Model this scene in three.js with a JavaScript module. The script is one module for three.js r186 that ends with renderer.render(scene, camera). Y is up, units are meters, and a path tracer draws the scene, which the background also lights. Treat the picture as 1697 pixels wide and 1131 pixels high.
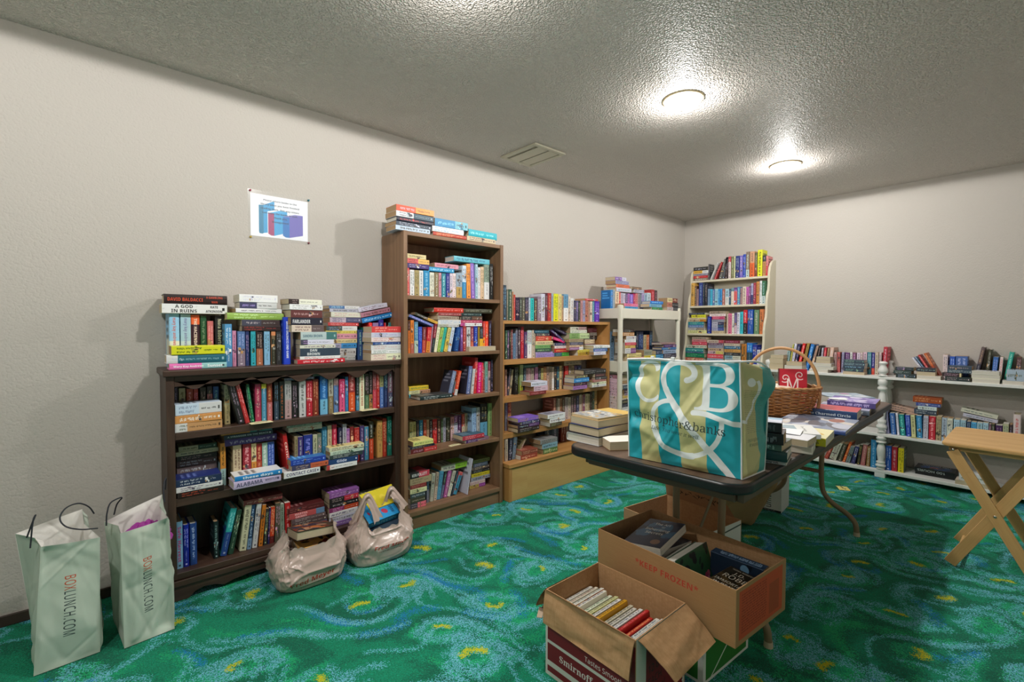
import * as THREE from 'three';
import { mergeGeometries } from 'three/addons/utils/BufferGeometryUtils.js';
import { RoundedBoxGeometry } from 'three/addons/geometries/RoundedBoxGeometry.js';
import { RectAreaLightUniformsLib } from 'three/addons/lights/RectAreaLightUniformsLib.js';

// ---------------------------------------------------------------- camera, light, exposure
const scene = new THREE.Scene();
const camera = new THREE.PerspectiveCamera(71.38, 1697 / 1131, 0.05, 60);
{
  const right = new THREE.Vector3(0.74776, 0.00382, 0.66396), up = new THREE.Vector3(0.01674, 0.99956, -0.0246);
  const back = new THREE.Vector3().crossVectors(right, up);
  camera.matrixAutoUpdate = true;
  camera.quaternion.setFromRotationMatrix(new THREE.Matrix4().makeBasis(right, up, back));
  camera.position.set(-5.11978, 1.22377, 2.78458);
  camera.updateMatrixWorld(true);
}
const renderer = new THREE.WebGLRenderer({ antialias: true });
renderer.toneMapping = THREE.LinearToneMapping;
renderer.toneMappingExposure = 1.6;
renderer.shadowMap.enabled = true;
renderer.shadowMap.type = THREE.PCFSoftShadowMap;
RectAreaLightUniformsLib.init();
scene.background = new THREE.Color(0x000000);
const LAMP = 4.6;                                    // candela of each ceiling lamp
const LAMP_SPOTS = [[-1.225, 1.46], [-2.735, 1.466], [-4.2, 1.47], [-5.7, 1.47]];

// ---------------------------------------------------------------- helpers
const rngOf = (s) => () => { s = (s + 0x6d2b79f5) | 0; let t = Math.imul(s ^ (s >>> 15), 1 | s); t = (t + Math.imul(t ^ (t >>> 7), 61 | t)) ^ t; return ((t ^ (t >>> 14)) >>> 0) / 4294967296; };
const clamp = (x, a, b) => Math.min(b, Math.max(a, x));
const smooth = (a, b, x) => { const t = clamp((x - a) / (b - a), 0, 1); return t * t * (3 - 2 * t); };
const HALFPI = Math.PI / 2, lerp = (a, b, t) => a + (b - a) * t;
const V = (x, y, z) => new THREE.Vector3(x, y, z);
const used = new Map();
function numbered(n) { const k = used.get(n) ?? 0; used.set(n, k + 1); return k ? n + '_' + String(k).padStart(3, '0') : n; }
function shadow(m) { m.castShadow = true; m.receiveShadow = true; return m; }
function mesh(name, geo, mat, parent) { const m = shadow(new THREE.Mesh(geo, mat)); m.name = numbered(name); parent.add(m); return m; }
function thing(name, label, category, [x, y, z] = [0, 0, 0], turn = 0, group) {
  const o = new THREE.Group(); o.name = numbered(name); o.position.set(x, y, z); o.rotation.y = turn; scene.add(o);
  o.userData = { label, category }; if (group) o.userData.group = group; return o;
}
function struct(name, geo, mat, parent = scene) { const m = mesh(name, geo, mat, parent); if (parent === scene) m.userData.kind = 'structure'; return m; }
// periodic value noise
function noise2(seed, P) {
  const r = rngOf(seed), t = new Float32Array(P * P).map(() => r());
  return (x, y) => {
    const xi = Math.floor(x), yi = Math.floor(y), fx = x - xi, fy = y - yi, sx = fx * fx * (3 - 2 * fx), sy = fy * fy * (3 - 2 * fy);
    const x0 = ((xi % P) + P) % P, y0 = ((yi % P) + P) % P, x1 = (x0 + 1) % P, y1 = (y0 + 1) % P;
    return lerp(lerp(t[y0 * P + x0], t[y0 * P + x1], sx), lerp(t[y1 * P + x0], t[y1 * P + x1], sx), sy);
  };
}
function dataTex(w, h, fn, srgb = true) {
  const d = new Uint8Array(w * h * 4);
  for (let y = 0; y < h; y++) for (let x = 0; x < w; x++) { const c = fn(x, y), o = (y * w + x) * 4; d[o] = clamp(c[0], 0, 255); d[o + 1] = clamp(c[1], 0, 255); d[o + 2] = clamp(c[2], 0, 255); d[o + 3] = 255; }
  const t = new THREE.DataTexture(d, w, h); t.wrapS = t.wrapT = THREE.RepeatWrapping; t.magFilter = THREE.LinearFilter; t.minFilter = THREE.LinearMipmapLinearFilter; t.generateMipmaps = true;
  if (srgb) t.colorSpace = THREE.SRGBColorSpace; t.needsUpdate = true; return t;
}
function canvasTex(w, h, draw) {
  const c = document.createElement('canvas'); c.width = w; c.height = h; draw(c.getContext('2d'), w, h);
  const t = new THREE.CanvasTexture(c); t.colorSpace = THREE.SRGBColorSpace; t.anisotropy = 8; return t;
}
const std = (o) => new THREE.MeshStandardMaterial(o);
// uv in metres, one projection per face; grain: the axis that u follows
function boxUV(g, grain = 'x', s = 1, off = 0) {
  if (g.index) g = g.toNonIndexed();
  const p = g.attributes.position, uv = new Float32Array(p.count * 2), a = V(), b = V(), c = V();
  for (let i = 0; i < p.count; i += 3) {
    a.fromBufferAttribute(p, i); b.fromBufferAttribute(p, i + 1).sub(a); c.fromBufferAttribute(p, i + 2).sub(a);
    const n = b.cross(c), nx = Math.abs(n.x), ny = Math.abs(n.y), nz = Math.abs(n.z), k = nx >= ny && nx >= nz ? 'x' : ny >= nz ? 'y' : 'z';
    let U, W; const rest = ['x', 'y', 'z'].filter((q) => q !== k);
    if (rest.includes(grain)) { U = grain; W = rest.find((q) => q !== grain); } else [U, W] = rest;
    const get = { x: (j) => p.getX(j), y: (j) => p.getY(j), z: (j) => p.getZ(j) };
    for (let j = i; j < i + 3; j++) { uv[j * 2] = get[U](j) * s + off; uv[j * 2 + 1] = get[W](j) * s + off * 0.37; }
  }
  g.setAttribute('uv', new THREE.BufferAttribute(uv, 2)); return g;
}
// a board from corner to corner, edges eased
function board(x0, x1, y0, y1, z0, z1, grain = 'x', r = 0.002) {
  const w = x1 - x0, h = y1 - y0, d = z1 - z0, g = new RoundedBoxGeometry(w, h, d, 1, Math.min(r, w / 3, h / 3, d / 3));
  g.translate((x0 + x1) / 2, (y0 + y1) / 2, (z0 + z1) / 2);
  return boxUV(g, grain, 1, (x0 * 3.7 + y0 * 5.1 + z0 * 2.3) % 1);
}
function extrude(pts, depth, bevel = 0.002, holes) {
  const s = new THREE.Shape(pts.map((p) => new THREE.Vector2(p[0], p[1])));
  return new THREE.ExtrudeGeometry(s, { depth: depth - 2 * bevel, bevelEnabled: bevel > 0, bevelThickness: bevel, bevelSize: bevel, bevelOffset: -bevel, bevelSegments: 1, curveSegments: 8 }).translate(0, 0, bevel);
}
const lathe = (pts, n = 32) => new THREE.LatheGeometry(pts.map((p) => new THREE.Vector2(p[0], p[1])), n);
const tube = (pts, r, seg = 24, rad = 8, closed = false) => new THREE.TubeGeometry(new THREE.CatmullRomCurve3(pts.map((p) => V(...p)), closed, 'centripetal'), seg, r, rad, closed);
function bar(a, b, w, h, up = V(0, 1, 0)) {           // a rectangular bar between two points
  const A = V(...a), B = V(...b), d = B.clone().sub(A), L = d.length(), g = boxUV(new RoundedBoxGeometry(L, h, w, 1, 0.002), 'x', 1, (A.x * 3.1) % 1);
  const X = d.normalize(), Z = X.clone().cross(up).normalize(), Y = Z.clone().cross(X);
  g.applyMatrix4(new THREE.Matrix4().makeBasis(X, Y, Z).setPosition(A.add(B).multiplyScalar(0.5))); return g;
}
// a sheet over four corners, bent by disp(u, v) along its normal (metres)
function sheet(p00, p10, p11, p01, nu, nv, disp) {
  const P = [], U = [], I = [], A = V(...p00), B = V(...p10), C = V(...p11), D = V(...p01), n = B.clone().sub(A).cross(D.clone().sub(A)).normalize();
  for (let j = 0; j <= nv; j++) for (let i = 0; i <= nu; i++) {
    const u = i / nu, v = j / nv, q = A.clone().lerp(B, u).lerp(D.clone().lerp(C, u), v);
    if (disp) q.addScaledVector(n, disp(u, v));
    P.push(q.x, q.y, q.z); U.push(u, v);
  }
  for (let j = 0; j < nv; j++) for (let i = 0; i < nu; i++) { const a = j * (nu + 1) + i, b = a + 1, c = a + nu + 1, d = c + 1; I.push(a, b, d, a, d, c); }
  const g = new THREE.BufferGeometry(); g.setAttribute('position', new THREE.Float32BufferAttribute(P, 3)); g.setAttribute('uv', new THREE.Float32BufferAttribute(U, 2)); g.setIndex(I); g.computeVertexNormals(); return g;
}
// paper folds: a few straight creases that cross the sheet
function folds(seed, n, amp, edge = 0.12) {
  const r = rngOf(seed), L = [];
  for (let i = 0; i < n; i++) { const a = r() * Math.PI, crisp = i % 2; L.push([Math.cos(a), Math.sin(a), r(), crisp ? 0.02 + r() * 0.05 : 0.12 + r() * 0.25, (r() - 0.5) * 2 * amp * (crisp ? 0.38 : 1)]); }
  return (u, v) => {
    let h = 0; for (const [x, y, c, w, k] of L) h += k * Math.max(0, 1 - Math.abs((u - 0.5) * x + (v - 0.5) * y + 0.5 - c) / w);
    return h * smooth(0, edge, u) * smooth(0, edge, 1 - u) * smooth(0, edge, v) * smooth(0, edge * 0.6, 1 - v);
  };
}

// ---------------------------------------------------------------- surfaces
const nA = noise2(11, 64), nB = noise2(12, 64), nC = noise2(13, 128), nD = noise2(14, 256);
function woodTex(seed, a, b, ring = 9, pore = 0.5) {   // 1 m along the grain, 0.5 m across
  const n1 = noise2(seed, 32), n2 = noise2(seed + 1, 256), n3 = noise2(seed + 2, 16), r = rngOf(seed);
  return dataTex(512, 512, (x, y) => {
    const u = x / 512, v = y / 512, w = v * ring * 1 + n3(u * 2, v * 4) * 1.6 + n1(u * 4, v * 16) * 0.35;
    let t = 0.5 + 0.5 * Math.sin(w * 6.283); t = 0.55 * t + 0.45 * n2(u * 8, v * 256);
    t = t * 0.8 + n2(u * 32, v * 256 + 7) * 0.2 * pore * 2 + (r() - 0.5) * 0.08;
    t = clamp(t, 0, 1); return [lerp(b[0], a[0], t), lerp(b[1], a[1], t), lerp(b[2], a[2], t)];
  });
}
function hang(t, rx = 1, ry = 2) { t.repeat.set(rx, ry); return t; }
const M = {};
{
  const wood = (seed, a, b, ring, rough) => { const t = hang(woodTex(seed, a, b, ring)); return std({ map: t, roughness: rough }); };
  M.walnut = wood(21, [84, 62, 50], [58, 40, 32], 6, 0.42);
  M.brown = wood(31, [146, 112, 82], [112, 82, 58], 7, 0.5);
  M.pine = wood(41, [196, 146, 88], [172, 118, 62], 5, 0.5);
  M.ply = wood(44, [206, 168, 104], [190, 148, 86], 3, 0.6);
  M.beech = wood(51, [216, 176, 118], [198, 152, 94], 4, 0.42);
  M.tableTop = wood(61, [112, 90, 76], [88, 68, 56], 6, 0.38);
}
M.cream = std({ color: 0xd6ceb8, roughness: 0.55 });
M.plastic = std({ color: 0xddd8c8, roughness: 0.45 });
M.white = std({ color: 0xe2e2de, roughness: 0.5 });
M.black = std({ color: 0x17181a, roughness: 0.35 });
M.metal = std({ color: 0x8f7a5e, roughness: 0.45, metalness: 0.15 });
M.steel = std({ color: 0xb8b4aa, roughness: 0.3, metalness: 1 });
M.card = std({ map: hang(dataTex(256, 256, (x, y) => { const f = nC(x / 2, y / 64) * 10 + nA(x / 16, y / 16) * 14 + nC(x / 2, y / 2) * 8; return [172 + f - 8, 132 + f - 8, 90 + f - 8]; }), 3, 3), roughness: 0.85 });
M.baseboard = std({ color: 0x3a2c24, roughness: 0.6 });
{ // walls: orange peel; ceiling: popcorn with a gloss paint
  function bumps(N, count, r0, r1, seed) {
    const h = new Float32Array(N * N), r = rngOf(seed);
    for (let k = 0; k < count; k++) {
      const cx = r() * N, cy = r() * N, R = r0 + r() * (r1 - r0), e = 0.7 + r() * 0.6, A = 0.4 + 0.6 * r(), m = Math.ceil(R * 1.4);
      for (let j = -m; j <= m; j++) for (let i = -m; i <= m; i++) {
        const q = (i * i * e + (j * j) / e) / (R * R); if (q >= 1) continue;
        const x = ((Math.floor(cx) + i) % N + N) % N, y = ((Math.floor(cy) + j) % N + N) % N, v = A * Math.sqrt(1 - q);
        if (v > h[y * N + x]) h[y * N + x] = v;
      }
    }
    return dataTex(N, N, (x, y) => { const v = 255 * h[y * N + x]; return [v, v, v]; }, false);
  }
  const wb = bumps(1024, 26000, 4, 8, 5); wb.repeat.set(1.0, 1.0);
  M.wall = std({ color: 0xbdb6ae, roughness: 0.75, bumpMap: wb, bumpScale: 0.0009 });
  const cb = bumps(1024, 17000, 3.2, 7, 6); cb.repeat.set(1.15, 1.15);
  M.ceiling = new THREE.MeshPhysicalMaterial({ color: 0xe8dfd8, roughness: 0.48, specularIntensity: 0.36, bumpMap: cb, bumpScale: 0.009 });
}
{ // carpet: swirls of dyed tufts round oval eddies, 3.2 m repeat; brush masks first, then each tuft takes one dye
  const N = 2048, S = 3.2, Q = 1024, r = rngOf(79), K = Q / S, eddies = [], GX = 10;
  for (let j = 0; j < GX; j++) for (let i = 0; i < GX; i++) eddies.push({ x: (i + 0.5 + (r() - 0.5) * 0.6 + (j % 2) * 0.5) / GX * S, y: (j + 0.5 + (r() - 0.5) * 0.6) / GX * S, a: 0.6 + (r() - 0.5) * 1.5, L: 0.07 + r() * 0.05, W: 0.042 + r() * 0.03, s: (i + j) % 2 ? 1 : -1, k: r() });
  const wrap = (d) => d - S * Math.round(d / S);
  const flow = (x, y) => { let u = 0.9 + (nA(x * 5, y * 5) - 0.5) * 2.2, v = 0.5 + (nB(x * 5, y * 5) - 0.5) * 2.2; for (const e of eddies) { const dx = wrap(x - e.x), dy = wrap(y - e.y), q = dx * dx + dy * dy; if (q < 0.12) { const f = e.s * 0.5 / (q + 0.012) * Math.exp(-q / 0.03); u -= dy * f; v += dx * f; } } const m = Math.hypot(u, v) || 1; return [u / m, v / m]; };
  const mask = () => { const c = document.createElement('canvas'); c.width = c.height = Q; const x = c.getContext('2d'); x.fillStyle = '#000'; x.fillRect(0, 0, Q, Q); x.lineCap = x.lineJoin = 'round'; x.globalCompositeOperation = 'lighter'; return x; };
  const masks = { light: mask(), green: mask(), yellow: mask(), blue: mask(), dark: mask() };
  function brush(x, pts, w, v) {                        // a soft stroke, repeated over the edges of the tile
    const xs = pts.map((p) => p[0]), ys = pts.map((p) => p[1]);
    for (const ox of [-Q, 0, Q]) for (const oy of [-Q, 0, Q]) {
      if (Math.max(...xs) + ox < -30 || Math.min(...xs) + ox > Q + 30 || Math.max(...ys) + oy < -30 || Math.min(...ys) + oy > Q + 30) continue;
      for (const [f, g] of [[1.5, 0.3], [1, 0.35], [0.5, 0.35]]) { const c = Math.round(255 * v * g); x.strokeStyle = 'rgb(' + c + ',' + c + ',' + c + ')'; x.lineWidth = w * f; x.beginPath(); pts.forEach(([a, b], i) => (i ? x.lineTo(a + ox, b + oy) : x.moveTo(a + ox, b + oy))); x.stroke(); }
    }
  }
  for (let n = 0; n < 1000; n++) {
    let x = r() * S, y = r() * S; const kind = r(), len = 22 + r() * 46, pts = [], dir = r() < 0.5 ? 1 : -1;
    for (let i = 0; i < len; i++) { pts.push([x * K, y * K]); const [u, v] = flow(x, y); x += u * 0.007 * dir; y += v * 0.007 * dir; }
    if (kind < 0.34) brush(masks.light, pts, 5 + r() * 7, 0.45 + r() * 0.35); else if (kind < 0.5) brush(masks.green, pts, 8 + r() * 9, 0.5); else if (kind < 0.64) brush(masks.blue, pts.slice(0, 26), 7 + r() * 8, 0.65); else brush(masks.dark, pts, 9 + r() * 10, 0.6);
  }
  for (const e of eddies) {
    const c = Math.cos(e.a), s = Math.sin(e.a), oval = (k, a0, a1, wob) => { const p = []; for (let i = 0; i <= 26; i++) { const t = a0 + (a1 - a0) * i / 26, m = k * (1 + wob * (nA(Math.cos(t) * 2 + e.x * 9 + 20, Math.sin(t) * 2 + e.y * 9 + 20) - 0.5)), u = e.L * m * Math.cos(t), v = e.W * m * Math.sin(t); p.push([(e.x + u * c - v * s) * K, (e.y + u * s + v * c) * K]); } return p; };
    const ph = r() * 6.28;
    if (e.k < 0.78) {
      brush(masks.light, oval(1, ph, ph + 5.6, 0.7), 9 + r() * 5, 0.8); brush(masks.light, oval(1.55, ph + 1, ph + 3.6, 0.6), 6 + r() * 4, 0.55); brush(masks.green, oval(0.5, 0, 6.28, 0.5), 13, 0.7); brush(masks.dark, oval(1.9, ph + 2, ph + 6, 0.5), 12, 0.7); brush(masks.green, oval(1.3, ph + 3, ph + 6, 0.6), 8, 0.5);
      if (e.k < 0.62) brush(masks.yellow, oval(0.42, ph, ph + 1.2 + r() * 1.2, 0.5), 5 + r() * 5, 1);
    } else { brush(masks.yellow, oval(0.5, ph, ph + 1.5, 0.8), 8 + r() * 4, 1); brush(masks.dark, oval(1.1, 0, 6.28, 0.5), 14, 0.7); brush(masks.light, oval(1.8, ph, ph + 2.4, 0.6), 7, 0.6); }
  }
  const get = Object.fromEntries(Object.entries(masks).map(([k, x]) => [k, x.getImageData(0, 0, Q, Q).data]));
  const at = (k, px, py) => get[k][(((py >> 1) & (Q - 1)) * Q + ((px >> 1) & (Q - 1))) * 4] / 255;
  const tuft = new Float32Array(1024 * 1024).map(() => r());
  const base = [0, 122, 88], dark = [0, 98, 74], green = [22, 166, 104], light = [104, 176, 194], blue = [18, 120, 182], yellow = [188, 188, 38], mid = [4, 138, 104];
  M.carpetMap = dataTex(N, N, (px, py) => {
    const k = tuft[((py >> 1) & 1023) * 1024 + ((px >> 1) & 1023)], k2 = tuft[((py >> 1) + 377 & 1023) * 1024 + ((px >> 1) + 91 & 1023)], k3 = tuft[((py >> 1) + 611 & 1023) * 1024 + ((px >> 1) + 733 & 1023)];
    let C = k3 > 0.6 ? mid : base; if (k2 < at('dark', px, py) * 0.85) C = dark;
    if (k3 < at('green', px, py) * 0.8) C = green; if (k < at('blue', px, py) * 0.75) C = blue;
    if (k2 < at('light', px, py) * 0.6) C = light; if (k < at('yellow', px, py) * 0.9) C = yellow;
    const g = 0.86 + 0.28 * tuft[(py & 1023) * 1024 + (px & 1023)];
    return [C[0] * g, C[1] * g, C[2] * g];
  });
  M.carpetMap.repeat.set(1 / S, 1 / S);
  const pile = dataTex(512, 512, (x, y) => { const v = 255 * tuft[(y >> 1) * 1024 + (x >> 1)]; return [v, v, v]; }, false); pile.repeat.set(1.2, 1.2);
  M.carpet = std({ map: M.carpetMap, roughness: 1, bumpMap: pile, bumpScale: 0.003 });
}

// ---------------------------------------------------------------- the room
const CH = 2.44, RX0 = -7.2, RZ1 = 3.75;
{
  const slab = (x0, x1, y0, y1, z0, z1, g) => boxUV(new THREE.BoxGeometry(x1 - x0, y1 - y0, z1 - z0).translate((x0 + x1) / 2, (y0 + y1) / 2, (z0 + z1) / 2), g);
  struct('floor', slab(RX0 - 0.12, 0.12, -0.12, 0, -0.12, RZ1 + 0.12, 'x'), M.carpet);
  const cs = new THREE.Shape([[RX0 - 0.12, -0.12], [0.12, -0.12], [0.12, RZ1 + 0.12], [RX0 - 0.12, RZ1 + 0.12]].map((q) => new THREE.Vector2(...q))), [vx, vz, vw, vd] = [-2.765, 0.346, 0.125, 0.155];
  cs.holes.push(new THREE.Path([[vx - vw, vz - vd], [vx - vw, vz + vd], [vx + vw, vz + vd], [vx + vw, vz - vd]].map((q) => new THREE.Vector2(...q))));   // the opening of the air duct
  struct('ceiling', boxUV(new THREE.ExtrudeGeometry(cs, { depth: 0.15, bevelEnabled: false }).rotateX(HALFPI).translate(0, CH + 0.15, 0), 'x'), M.ceiling);
  struct('wall_left', slab(RX0 - 0.12, 0.12, 0, CH, -0.12, 0, 'x'), M.wall);
  struct('wall_right', slab(0, 0.12, 0, CH, 0, RZ1, 'z'), M.wall);
  struct('wall_near', slab(RX0 - 0.12, 0.12, 0, CH, RZ1, RZ1 + 0.12, 'x'), M.wall);
  struct('wall_behind', slab(RX0 - 0.12, RX0, 0, CH, 0, RZ1, 'z'), M.wall);
  struct('baseboard_left', board(RX0, -0.001, 0.001, 0.045, 0.0005, 0.012, 'x', 0.003), M.baseboard);
  struct('baseboard_right', board(-0.012, -0.0005, 0.001, 0.045, 0.013, RZ1 - 0.001, 'z', 0.003), M.baseboard);
}
// recessed lamps: beige trim, bulging diffuser, light just below it
{
  const trimMat = std({ color: 0xd8c4a0, roughness: 0.4 }), glow = std({ color: 0xffffff, emissive: 0xfffbf4, emissiveIntensity: 3, roughness: 0.4 });
  const words = ['round ceiling lamp with beige rim, the one nearest the far corner', 'round ceiling lamp with beige rim, above the middle of the folding table', 'round ceiling lamp just above the top edge of the view', 'round ceiling lamp over the near end of the room'];
  LAMP_SPOTS.forEach(([x, z], i) => {
    const t = thing('ceiling_lamp', words[i], 'ceiling lamp', [x, CH, z], 0, 'ceiling lamps in one row');
    mesh('trim_ring', lathe([[0.106, 0], [0.106, -0.004], [0.101, -0.007], [0.096, -0.007], [0.07, -0.0015], [0.066, 0]], 48), trimMat, t);
    mesh('diffuser', lathe([[0.068, -0.001], [0.066, -0.008], [0.056, -0.014], [0.036, -0.0175], [0.0001, -0.0185]], 48), glow, t);
    // the bulging lens throws most of its light down, a lesser share sideways along the ceiling
    const l = new THREE.PointLight(0xfffdf8, LAMP * 0.11, 0, 2), d = new THREE.SpotLight(0xfffefb, LAMP * 0.84, 0, 1.57, 0.02, 2); l.name = 'lamp_side_light'; d.name = 'lamp_down_light'; l.position.set(0, -0.05, 0); d.position.set(0, -0.021, 0); d.target.position.set(0, -1, 0);
    for (const q of [l, d]) { q.castShadow = true; q.shadow.radius = 1.8; q.shadow.mapSize.set(1024, 1024); }
    t.add(l, d, d.target);
  });
}
// air vent by the long wall
{
  const t = thing('ceiling_vent', 'beige metal air vent with two wide blades set in the ceiling', 'air vent', [-2.765, CH, 0.346]);
  const m = std({ color: 0xc9c2ae, roughness: 0.45 }), W = 0.148, D = 0.178;
  for (const [x0, x1, z0, z1] of [[-W, W, -D, -D + 0.03], [-W, W, D - 0.03, D], [-W, -W + 0.032, -D + 0.03, D - 0.03], [W - 0.032, W, -D + 0.03, D - 0.03]]) mesh('frame_bar', board(x0, x1, -0.014, -0.0005, z0, z1, 'x', 0.004), m, t);
  for (const x of [-0.052, 0.052]) { const b = mesh('blade', new RoundedBoxGeometry(0.088, 0.003, 2 * D - 0.062, 1, 0.001), m, t); b.position.set(x + 0.006, -0.012, 0); b.rotation.z = -0.05; }
  const duct = [[-0.13, -0.1252, 0.151, 0.45, -0.16, 0.16], [0.1252, 0.13, 0.151, 0.45, -0.16, 0.16], [-0.1252, 0.1252, 0.151, 0.45, -0.16, -0.1552], [-0.1252, 0.1252, 0.151, 0.45, 0.1552, 0.16], [-0.13, 0.13, 0.4502, 0.455, -0.16, 0.16]];
  mesh('sheet_metal_duct', mergeGeometries(duct.map((q) => new THREE.BoxGeometry(q[1] - q[0], q[3] - q[2], q[5] - q[4]).translate((q[0] + q[1]) / 2, (q[2] + q[3]) / 2, (q[4] + q[5]) / 2))), std({ color: 0x8d8f8e, roughness: 0.5, metalness: 0.4 }), t);
  const g = []; for (let k = 0; k < 24; k++) g.push(new THREE.BoxGeometry(0.018, 0.006, 0.003).translate(-0.102, -0.007, -D + 0.042 + k * (2 * D - 0.084) / 23));
  const f = mesh('rear_fins', mergeGeometries(g), m, t); f.userData.kind = 'stuff';
}

// ---------------------------------------------------------------- bookcases
{ // low dark bookcase with scalloped apron
  const t = thing('low_bookcase', 'low dark brown bookcase with scalloped apron and bracket plinth', 'bookcase', [-4.878, 0, 0.012]), W = 1.124, D = 0.238, m = M.walnut;
  mesh('side_panel', board(0, 0.022, 0, 1, 0, D - 0.02, 'y'), m, t); mesh('side_panel', board(W - 0.022, W, 0, 1, 0, D - 0.02, 'y'), m, t);
  mesh('stile', board(0, 0.03, 0.094, 1, D - 0.02, D, 'y'), m, t); mesh('stile', board(W - 0.03, W, 0.094, 1, D - 0.02, D, 'y'), m, t);
  mesh('back_panel', board(0.022, W - 0.022, 0.06, 1, 0, 0.006, 'y'), m, t);
  mesh('top_board', board(-0.012, W + 0.001, 1.0, 1.03, 0, D + 0.02, 'x', 0.006), m, t);
  for (const [y, h] of [[0.749, 0.033], [0.455, 0.038], [0.122, 0.03]]) mesh('shelf', board(0.0225, W - 0.0225, y - h, y, 0.0065, D - 0.0205 + (y < 0.2 ? 0.02 : 0.012), 'x', 0.003), m, t);
  const ap = [[0.0305, 1.0], [0.0305, 0.952]]; const n = 7, w = (W - 0.061) / n;
  for (let i = 0; i < n * 10; i++) ap.push([0.0305 + (i / 10) * w, 0.956 - 0.018 * Math.cos(((i / 10) % 1 - 0.5) * 2 * Math.PI) * 1]);
  ap.push([W - 0.0305, 0.952], [W - 0.0305, 1.0]);
  mesh('scalloped_apron', boxUV(extrude(ap, 0.014).translate(0, 0, D - 0.018), 'x'), m, t);
  const pl = [[0, 0], [0, 0.09], [W, 0.09], [W, 0], [W - 0.07, 0], [W - 0.095, 0.022], [W - 0.13, 0.032], [W - 0.17, 0.026], [W - 0.21, 0.012], [W - 0.25, 0.022], [W - 0.32, 0.03]];
  const left = pl.slice(4).map(([x, y]) => [W - x, y]).reverse();
  mesh('plinth', boxUV(extrude([...pl, ...left], 0.02).translate(0, 0, D - 0.016), 'x'), m, t);
  mesh('moulding', board(-0.001, W, 0.066, 0.092, D + 0.004, D + 0.012, 'x', 0.004), m, t);
}
{ // tall brown bookcase
  const t = thing('tall_bookcase', 'tall brown wood-grain bookcase with five open compartments', 'bookcase', [-3.749, 0, 0.012]), W = 0.764, D = 0.277, m = M.brown;
  mesh('side_panel', board(0, 0.026, 0, 1.785, 0, D, 'y'), m, t); mesh('side_panel', board(W - 0.026, W, 0, 1.785, 0, D, 'y'), m, t);
  mesh('back_panel', board(0.0265, W - 0.0265, 0.1, 1.76, 0, 0.006, 'y'), m, t);
  mesh('top_board', board(0.0265, W - 0.0265, 1.76, 1.784, 0, D - 0.004, 'x'), m, t);
  for (const y of [1.409, 1.063, 0.775, 0.458]) mesh('shelf', board(0.0265, W - 0.0265, y - 0.024, y, 0.0065, D - 0.004, 'x'), m, t);
  mesh('bottom_board', board(0.0265, W - 0.0265, 0.082, 0.11, 0.0065, D - 0.001, 'x'), m, t);
  mesh('kick_board', board(0.0265, W - 0.0265, 0, 0.0815, D - 0.03, D - 0.012, 'x'), m, t);
}
{ // pine bookcase on a deeper base
  const t = thing('pine_bookcase', 'orange pine bookcase standing on a deeper plywood base', 'bookcase', [-2.966, 0, 0.012]), W = 1.242, D = 0.238, m = M.pine;
  mesh('side_panel', board(0, 0.026, 0.267, 1.246, 0, D, 'y'), m, t); mesh('side_panel', board(W - 0.026, W, 0.267, 1.246, 0, D, 'y'), m, t);
  mesh('top_board', board(0, W, 1.246, 1.27, 0, D, 'x'), m, t);
  for (const y of [0.99, 0.72, 0.463]) mesh('shelf', board(0.0265, W - 0.0265, y - 0.036, y, 0, D - 0.003, 'x'), m, t);
  mesh('base_top', board(0.003, W, 0.238, 0.266, 0, 0.322, 'x', 0.003), m, t);
  mesh('base_side', board(0.01, 0.034, 0, 0.2375, 0, 0.316, 'y'), m, t); mesh('base_side', board(W - 0.03, W - 0.006, 0, 0.2375, 0, 0.316, 'y'), m, t);
  mesh('base_front', board(0.0345, W - 0.0305, 0, 0.232, 0.298, 0.312, 'x'), M.ply, t);
}
{ // cream plastic rack
  const t = thing('plastic_rack', 'cream plastic shelving rack with round posts beside the pine bookcase', 'shelving rack', [-1.715, 0, 0.018]), W = 1.01, D = 0.335, m = M.plastic, r = 0.022;
  const hs = [1.39, 0.925, 0.5, 0.09];
  for (const y of hs) {
    const s = mesh('shelf', board(0.006, W - 0.006, y - 0.03, y, 0.006, D - 0.006, 'x', 0.004), m, t);
    mesh('rim', mergeGeometries([board(0, W, y - 0.088, y - 0.0005, D - 0.006, D, 'x', 0.003), board(0, W, y - 0.088, y - 0.0005, 0, 0.006, 'x', 0.003), board(0, 0.006, y - 0.088, y - 0.0005, 0.006, D - 0.006, 'z', 0.002), board(W - 0.006, W, y - 0.088, y - 0.0005, 0.006, D - 0.006, 'z', 0.002)]), m, s);
  }
  for (const x of [0.024, W - 0.024]) for (const z of [0.024, D - 0.02]) {
    const pts = [[0.0001, 0], [r, 0]]; for (const y of [...hs].reverse()) pts.push([r, y - 0.1], [r + 0.004, y - 0.098], [r + 0.004, y + 0.01], [r, y + 0.012]); pts.splice(-2, 2, [r + 0.004, 1.408], [r, 1.416], [0.0001, 1.42]);
    const p = mesh('post', lathe(pts, 20), m, t); p.position.set(x, 0, z);
  }
}
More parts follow.
